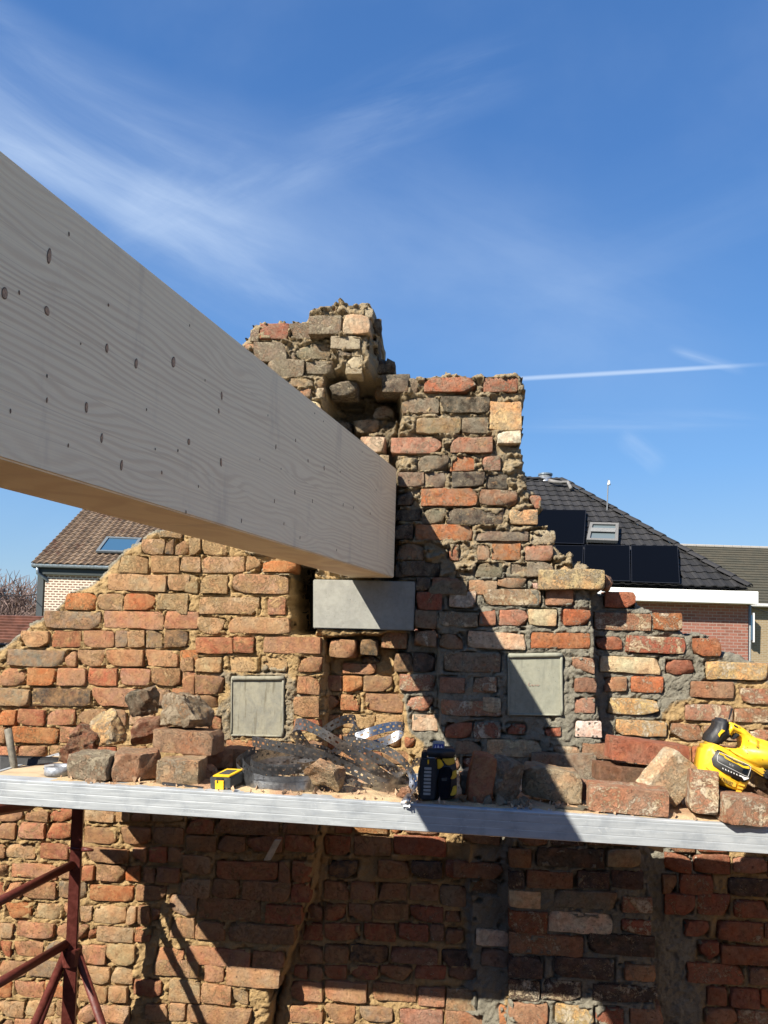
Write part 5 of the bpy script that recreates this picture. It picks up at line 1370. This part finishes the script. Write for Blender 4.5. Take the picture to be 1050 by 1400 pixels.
skp2 = [(806, 717.5), (845, 718.5), (844, 743), (801, 741.5)]
skq = [((on2(u, v)-O2).dot(ex2), (on2(u, v)-O2).dot(rs2)) for u, v in skp2]
r = 0
while r*THT < topS-.1:
    y = r*THT; yc = y+THT/2; xh = cB[0]+(cT[0]-cB[0])*(yc-cB[1])/(cT[1]-cB[1])
    x = cT[0]-1.5-(.15 if False else 0); x = math.floor((-2.6)/TWD)*TWD
    while x < xh+.25:
        mid_ = (x+TWD/2, yc)
        hid = any(inpoly([(p[0]+(.0), p[1]) for p in pp], np.array([mid_[0]]), np.array([mid_[1]]))[0] and inpoly(pp, np.array([x+.02]), np.array([y+.03]))[0] and inpoly(pp, np.array([x+.28]), np.array([y+THT-.03]))[0] for pp in panpoly)
        if not hid:
            wp = O2+ex2*x+rs2*y
            edge = x+TWD > cB[0]+(cT[0]-cB[0])*(y+THT+.05-cB[1])/(cT[1]-cB[1])
            if not edge and shared:
                o = bpy.data.objects.new('roof_tile', shared); link(o); o.parent = rh; o.location = wp-wloc(rh)
            else:
                V, Fc = tile_mesh(); o = mk('roof_tile', V, Fc, m_ct, rh, wp)
                if edge:
                    bm = bmesh.new(); bm.from_mesh(o.data)
                    pa = Vector((cB[0]-x, cB[1]-y, 0)); pd = Vector((cT[0]-cB[0], cT[1]-cB[1], 0)).normalized(); nn = Vector((pd.y, -pd.x, 0))
                    bmesh.ops.bisect_plane(bm, geom=list(bm.verts)+list(bm.edges)+list(bm.faces), plane_co=pa, plane_no=nn, clear_outer=True)
                    bm.to_mesh(o.data); n_ = len(bm.faces); bm.free()
                    if n_ == 0: bpy.data.objects.remove(o); x += TWD; continue
                else: shared = o.data
            o.rotation_euler = rot2
        x += TWD
    r += 1
tv_, tf_ = tile_mesh(); vs = []; fs = []
for r in range(int((topS-.1)/THT)+1):
    for k in range(int(6.3/TWD)):
        x = math.floor((-2.6)/TWD)*TWD-(k+1)*TWD; b = len(vs)
        if r*THT < topS-.1:
            vs += [ex2*(x+v.x)+rs2*(r*THT+v.y)+rn2*v.z for v in tv_]; fs += [[b+i for i in f] for f in tf_]
o = mk('roof_tiles', vs, fs, m_ct, rh, O2); o['kind'] = 'stuff'
# body of the roof under the tiles: front slope, side slope, rear
hz = topS*math.sin(pit2); hd_ = topS*math.cos(pit2)
F0, F1 = O2-ex2*9, O2+ex2*cB[0]+rs2*0; T0, T1 = O2-ex2*9+rs2*topS, O2+ex2*cT[0]+rs2*topS
B1_ = F1+ey2*2*hd_; B0_ = F0+ey2*2*hd_
dd_ = rn2*-.03
o = mk('roof_deck', [q+dd_ for q in (F0, F1, T1, T0, B1_, B0_)], [(0, 1, 2, 3), (1, 4, 2), (4, 5, 3, 2)], m_ct, rh, (0, 0, 0)); o.location = -wloc(rh)
# hip caps
L_h = (hipT-hipB).length; nh = 15; hdv = (T1-F1).normalized()
for k in range(nh):
    a = F1+hdv*((T1-F1).length*k/nh)+rn2*.03; b = F1+hdv*((T1-F1).length*(k+1.08)/nh)+rn2*.03
    sx = hdv.cross(Vector((0, 0, 1))).normalized(); up_ = sx.cross(hdv)
    if up_.z < 0: up_ = -up_
    vs = []; 
    for e, q in ((0, a+up_*.035), (1, b)):
        for t in (-1, -.6, 0, .6, 1): vs.append(q+sx*(.15*t)+up_*(.075*(1-t*t)))
    fs = [(i, i+1, 6+i, 5+i) for i in range(4)]; bb = len(vs); vs += [v-up_*.04 for v in vs[:5]]; fs += [(bb+i, bb+i+1, i+1, i) for i in range(4)]
    mk('hip_tile', [v-a for v in vs], fs, m_ct, rh, a)
for k in range(22):
    a = T1-ex2*(.36*k)+Vector((0, 0, .02)); vs = []
    for e in (0, 1):
        for t in (-1, -.6, 0, .6, 1): vs.append(-ex2*(.38*e)+ey2*(.14*t)+Vector((0, 0, .08*(1-t*t)-.02+(.02 if e == 0 else 0))))
    mk('ridge_tile', vs, [(i, i+1, 6+i, 5+i) for i in range(4)], m_ct, rh, a)
mb = MB(); a, b = on2(750, 657, .14), on2(781, 668, .14); mb.tube([a, on2(765, 660, .17), on2(776, 659, .16), b], .06, 8); mb.build('lead_flashing', plain('old_lead', (.16, .155, .15), .7, 0, .3, 8, .5), rh, None, True)
m_sol, N = newmat('solar_glass'); pbsdf(N, (.002, .0025, .004), .5, 0, None, .04)
m_rim = plain('black_rim', (.012, .012, .014), .5)
for i, q in enumerate(PAN):
    S4 = [on2(u, v, .13) for u, v in q]; o = MB(); o.prism([p+(sum(S4, Vector())/4-p)*.012 for p in S4], rn2*.03); ob = o.build('solar_panel', m_sol, rh)
    ringframe([p+rn2*.031 for p in S4], rn2, .022, .004, 'panel_frame', m_rim, ob, None)
S4 = [on2(u, v, .12) for u, v in skp2]; cS = sum(S4, Vector())/4
sw2 = empty('roof_window', cS, None, None); sw2.parent = rh; sw2.location = cS-wloc(rh)
ringframe(S4, rn2, .20, .09, 'frame', plain('bleached_frame', (.16, .155, .145), .6), sw2, None)
mb = MB(); mb.prism([p+(cS-p)*.19+rn2*.03 for p in S4], rn2*.01); mb.build('pane', m_glass2, sw2)
S5 = [on2(u, v, .2) for u, v in ((808, 722), (842, 723), (841, 728), (807, 727))]; mb = MB(); mb.prism(S5, rn2*.02); mb.build('blind_box', plain('pale_blind', (.2, .2, .19), .6), sw2)
# white gutter box
fL, fR, fRb = at_depth(842, 803, D2-.35), at_depth(1040, 808.5, D2-.35), at_depth(1038, 826, D2-.35)
GH = (fR-fRb).length; gx0 = O2-ex2*9-ey2*.30; gx0.z = fL.z; gx1 = fR.copy()
gdir = (fR-fL); gdir.z = 0; xw = (fR-O2).dot(ex2)
zf = (fL.z+fR.z)/2
G0 = O2-ex2*9-ey2*.28; G1 = O2+ex2*xw-ey2*.28; G0.z = G1.z = zf
mb = MB(); mb.prism([G0, G1, G1-Vector((0, 0, GH)), G0-Vector((0, 0, GH))], ey2*.55); mb.build('gutter_box', plain('white_boards', (.76, .76, .73), .5, 0, .05, 3, .05, .4, (.58, .56, .50), (.55, .85)), rh, None, False, .012)
m_rb, N = newmat('red_house_brick'); tc = N.n('ShaderNodeTexCoord').outputs['UV']
b1 = N.n('ShaderNodeTexBrick', {'Vector': tc, 'Color1': (.20, .085, .06, 1), 'Color2': (.29, .12, .085, 1), 'Mortar': (.30, .24, .20, 1), 'Scale': 1.0, 'Mortar Size': .008, 'Brick Width': .22, 'Row Height': .078, 'Bias': 0.1})
c = N.mix(N.ramp(N.noise(tc, 22, 4, .7), .5, .7, 0, .5), b1.outputs[0], (.33, .2, .16)); pbsdf(N, c, .9, 0, bump(N, b1.outputs[1], -.4, .01), .1)
xr = (at_depth(1023, 850, D2+.1)-O2).dot(ex2)
pw = Vector((O2.x, O2.y, 0))-ex2*8.5+ey2*.12
solid_wall('wall', pw, ex2, ey2, 8.5+xr, 2*hd_-.3, zf-GH+.02, m_rb, rh)
mb = MB(); pe = Vector((O2.x, O2.y, 0))+ex2*(xr+.07)+ey2*.2; mb.tube([pe+Vector((0, 0, zf-GH)), pe], .05, 8); mb.build('downpipe', plain('grey_pipe', (.22, .23, .22), .6), rh, None, True)
# metal flue on the ridge and aerial
fb = at_depth(745.5, 657, 24.3)
fl = empty('flue', fb+Vector((0, 0, -.3)), None, None); fl.parent = rh; fl.location = fb+Vector((0, 0, -.3))-wloc(rh)
mb = MB(); mb.tube([fb+Vector((0, 0, -.5)), fb+Vector((0, 0, .17))], .21, 20); mb.build('pipe', plain('bright_steel', (.55, .58, .60), .3, .8, .1, 5, .05), fl, None, True)
mb = MB(); mb.tube([fb+Vector((0, 0, .171)), fb+Vector((0, 0, .22))], .235, 20); mb.build('cap', M_ZINC, fl)
aq = at_depth(829, 690, 22.5); at2 = at_depth(831.5, 656, 22.5)
ae = empty('aerial', aq, 'thin roof aerial with a small white dome, standing behind the hip of the dark roof', 'aerial')
mb = MB(); mb.tube([aq-Vector((0, 0, 1.2)), at2], .018, 6); mb.build('mast', plain('aerial_grey', (.18, .19, .2), .5), ae)
mb = MB(); hdq = at_depth(832.5, 660, 22.5); mb.tube([hdq-Vector((0, 0, .07)), hdq-Vector((0, 0, .02)), hdq+Vector((0, 0, .06))], .055, 10, .03); mb.build('dome', m_wht, ae, None, True)
# -- third house far right
D3 = 31; O3 = at_depth(905, 824, D3); O3, ex3, ey3 = frame(O3, PSI+R_(2)); pit3 = R_(30); rs3 = ey3*math.cos(pit3)+Vector((0, 0, math.sin(pit3))); rn3 = ex3.cross(rs3)
h3 = empty('house', Vector((O3.x, O3.y, 0)), 'far house with mossy grey-brown roof and yellowish brick wall at the right edge', 'house')
tp = ray_plane(990, 748, O3, rn3); L3 = (tp-O3).dot(rs3)
m_ms, N = newmat('mossy_slates'); tc = N.n('ShaderNodeTexCoord').outputs['Object']
c = N.mix(N.ramp(N.noise(tc, 2, 5, .7), .35, .65), (.075, .067, .05), (.055, .054, .043)); c = N.mix(N.ramp(N.noise(tc, 14, 4, .75), .5, .7, 0, .7), c, (.11, .10, .07)); pbsdf(N, c, .95, 0, None, .1)
vs, fs = [], []
for r in range(int(L3/.28)+1):
    y0, y1 = r*.28, min((r+1)*.28+.02, L3+.02); b = len(vs)
    vs += [O3-ex3*2+rs3*y0+rn3*.05, O3+ex3*14+rs3*y0+rn3*.05, O3+ex3*14+rs3*y1+rn3*.02, O3-ex3*2+rs3*y1+rn3*.02, O3-ex3*2+rs3*y0, O3+ex3*14+rs3*y0]; fs += [(b, b+1, b+2, b+3), (b+4, b+5, b+1, b)]
o = mk('roof', [v-O3 for v in vs], fs, m_ms, h3, O3)
rd = O3+rs3*L3; bk_ = rd+ey3*(L3*math.cos(pit3))-Vector((0, 0, L3*math.sin(pit3)))
mk('rear_roof', [rd-ex3*2-O3, rd+ex3*14-O3, bk_+ex3*14-O3, bk_-ex3*2-O3], [(0, 1, 2, 3)], m_ms, h3, O3)
for k in range(34):
    a = rd+ex3*(k*.46-2)+Vector((0, 0, .03)); mb = MB(); mb.tube([a, a+ex3*.43], .075, 6); mb.build('ridge_tile', plain('pale_ridge', (.33, .31, .28), .8) if k == 0 else bpy.data.materials['pale_ridge'], h3)
m_yb, N = newmat('yellow_house_brick'); tc = N.n('ShaderNodeTexCoord').outputs['UV']
b1 = N.n('ShaderNodeTexBrick', {'Vector': tc, 'Color1': (.30, .22, .12, 1), 'Color2': (.24, .18, .10, 1), 'Mortar': (.33, .29, .22, 1), 'Scale': 1.0, 'Mortar Size': .01, 'Brick Width': .22, 'Row Height': .075}); pbsdf(N, b1.outputs[0], .9)
solid_wall('wall', Vector((O3.x, O3.y, 0))-ex3*1.8+ey3*.3, ex3, ey3, 15.5, 2*L3*math.cos(pit3)-.6, O3.z-.06, m_yb, h3)
mb = MB(); mb.tube([O3-ex3*2-ey3*.08, O3+ex3*14-ey3*.08], .08, 8); mb.build('gutter', plain('pale_gutter', (.5, .5, .48), .5), h3, None, True)
wq = [at_depth(u, v, D3+.02) for u, v in ((1024, 838), (1030, 838), (1030, 877), (1024, 877))]
sg = MB(); sg.prism(wq, ey3*.2); wo = sg.build('window', m_dark, h3)
mb = MB(); q = [at_depth(u, v, D3-.03) for u, v in ((1030.2, 838), (1031.8, 838), (1031.8, 878), (1030.2, 878))]; mb.prism(q, ey3*.12); mb.build('frame', m_wht, wo)
mb = MB(); mb.prism([at_depth(u, v, D3-.01) for u, v in ((1025, 841), (1029, 841), (1029, 875), (1025, 875))], ey3*.02); mb.build('pane', m_glass, wo)
def cable(pts, r, label, name='cable'):
    mb = MB(); out = []
    for i in range(len(pts)-1):
        for k in range(8):
            t = k/8; p = pts[i].lerp(pts[i+1], t); out.append(p-Vector((0, 0, .12*4*t*(1-t))))
    out.append(pts[-1]); mb.tube(out, r, 5); tag(mb.build(name, m_dark), label, 'cable')
cable([at_depth(-60, 803, 15), at_depth(52, 812, 24)], .012, 'upper overhead cable in front of the bare tree at the left')
cable([at_depth(-60, 815, 15), at_depth(14, 816, 24)], .009, 'lower thinner overhead cable in front of the bare tree at the left')
cable([at_depth(1022, 826, 19), at_depth(1080, 838, 24)], .012, 'dark cable sagging from the white gutter box to the right edge')
# -- low shed roof at the left edge
D4 = 14.5; O4 = at_depth(-120, 875, D4); O4, ex4, ey4 = frame(O4, PSI); pit4 = R_(24); rs4 = ey4*math.cos(pit4)+Vector((0, 0, math.sin(pit4))); rn4 = ex4.cross(rs4)
sh = empty('shed', Vector((O4.x, O4.y, 0)), 'low outbuilding with a red-brown ribbed roof at the far left', 'shed')
tp = ray_plane(0, 842, O4, rn4); L4 = (tp-O4).dot(rs4); vs, fs = [], []
nr4 = 9
for r in range(nr4):
    y0, y1 = r*L4/nr4, (r+1)*L4/nr4+.02; b = len(vs)
    vs += [O4+ex4*-1+rs4*y0+rn4*.07, O4+ex4*3.4+rs4*y0+rn4*.07, O4+ex4*3.4+rs4*y1+rn4*.01, O4+ex4*-1+rs4*y1+rn4*.01, O4+ex4*-1+rs4*y0, O4+ex4*3.4+rs4*y0]; fs += [(b, b+1, b+2, b+3), (b+4, b+5, b+1, b)]
mk('roof', [v-O4 for v in vs], fs, plain('red_brown_tiles', (.17, .075, .05), .8, 0, .35, 6, .4), sh, O4)
solid_wall('wall', Vector((O4.x, O4.y, 0))-ex4*.8+ey4*.2, ex4, ey4, 4.0, L4*.85, O4.z-.05, plain('dark_boards', (.03, .027, .024), .8), sh)
# ------------------------------------------------------------------ bare trees
def bare_tree(base, top_z, spread, seed, label, cat, tw_col, n_main=9, trunk_r=.14, twigs=5, name='tree'):
    rnd = random.Random(seed); t = empty(name, base, label, cat)
    trunk = MB(); cr = MB(); H = top_z-base.z
    def branch(mbx, p, d, L, r, lvl):
        pts = [p]; q = p.copy(); dd = d.normalized(); n = 4
        for i in range(n):
            dd = (dd+Vector((rnd.gauss(0, .16), rnd.gauss(0, .16), rnd.gauss(.04, .10)))).normalized(); q = q+dd*(L/n); pts.append(q.copy())
        mbx.tube(pts, r, 3 if lvl > 1 else 6, max(r*.35, .007), cap=False)
        if lvl >= 3: return
        for k in range(twigs if lvl > 0 else n_main):
            f = rnd.uniform(.3 if lvl else .35, 1); i = min(int(f*n), n-1); s = pts[i].lerp(pts[i+1], f*n-i)
            a = rnd.uniform(0, 2*math.pi); side_ = Vector((math.cos(a), math.sin(a), rnd.uniform(.15, .9))).normalized()
            nd = (dd*.7+side_).normalized()
            branch(cr, s, nd, L*rnd.uniform(.42, .62) if lvl else spread*rnd.uniform(.7, 1.1), max(r*.5, .011), lvl+1)
    branch(trunk, base, Vector((0, 0, 1)), H*.72, trunk_r, 0)
    trunk.build('trunk', plain(name+'_bark', tuple(x*.8 for x in tw_col), .9), t, None, True)
    cr.build('crown', plain(name+'_twigs', tw_col, .9, 0, .3, 3), t, None, True)
    return t
def gp(u, D): q = at_depth(u, 870, D); return Vector((q.x, q.y, 0))
bare_tree(gp(40, 28), at_depth(44, 782, 28).z, 2.6, 5, 'bare pinkish-grey tree beyond the cables at the left, beside the downpipe', 'tree', (.19, .135, .12), 26, .16, 11)
bare_tree(gp(-6, 25.5), at_depth(8, 822, 25.5).z, 1.9, 8, 'lower bare bush at the left edge behind the red-brown shed roof', 'bush', (.21, .15, .13), 22, .12, 11, 'bush')
bare_tree(gp(1052, 21), at_depth(1040, 868, 21).z, 1.1, 12, 'purple-brown twiggy shrub at the right edge beside the yellowish wall', 'shrub', (.11, .06, .065), 14, .06, 6, 'shrub')
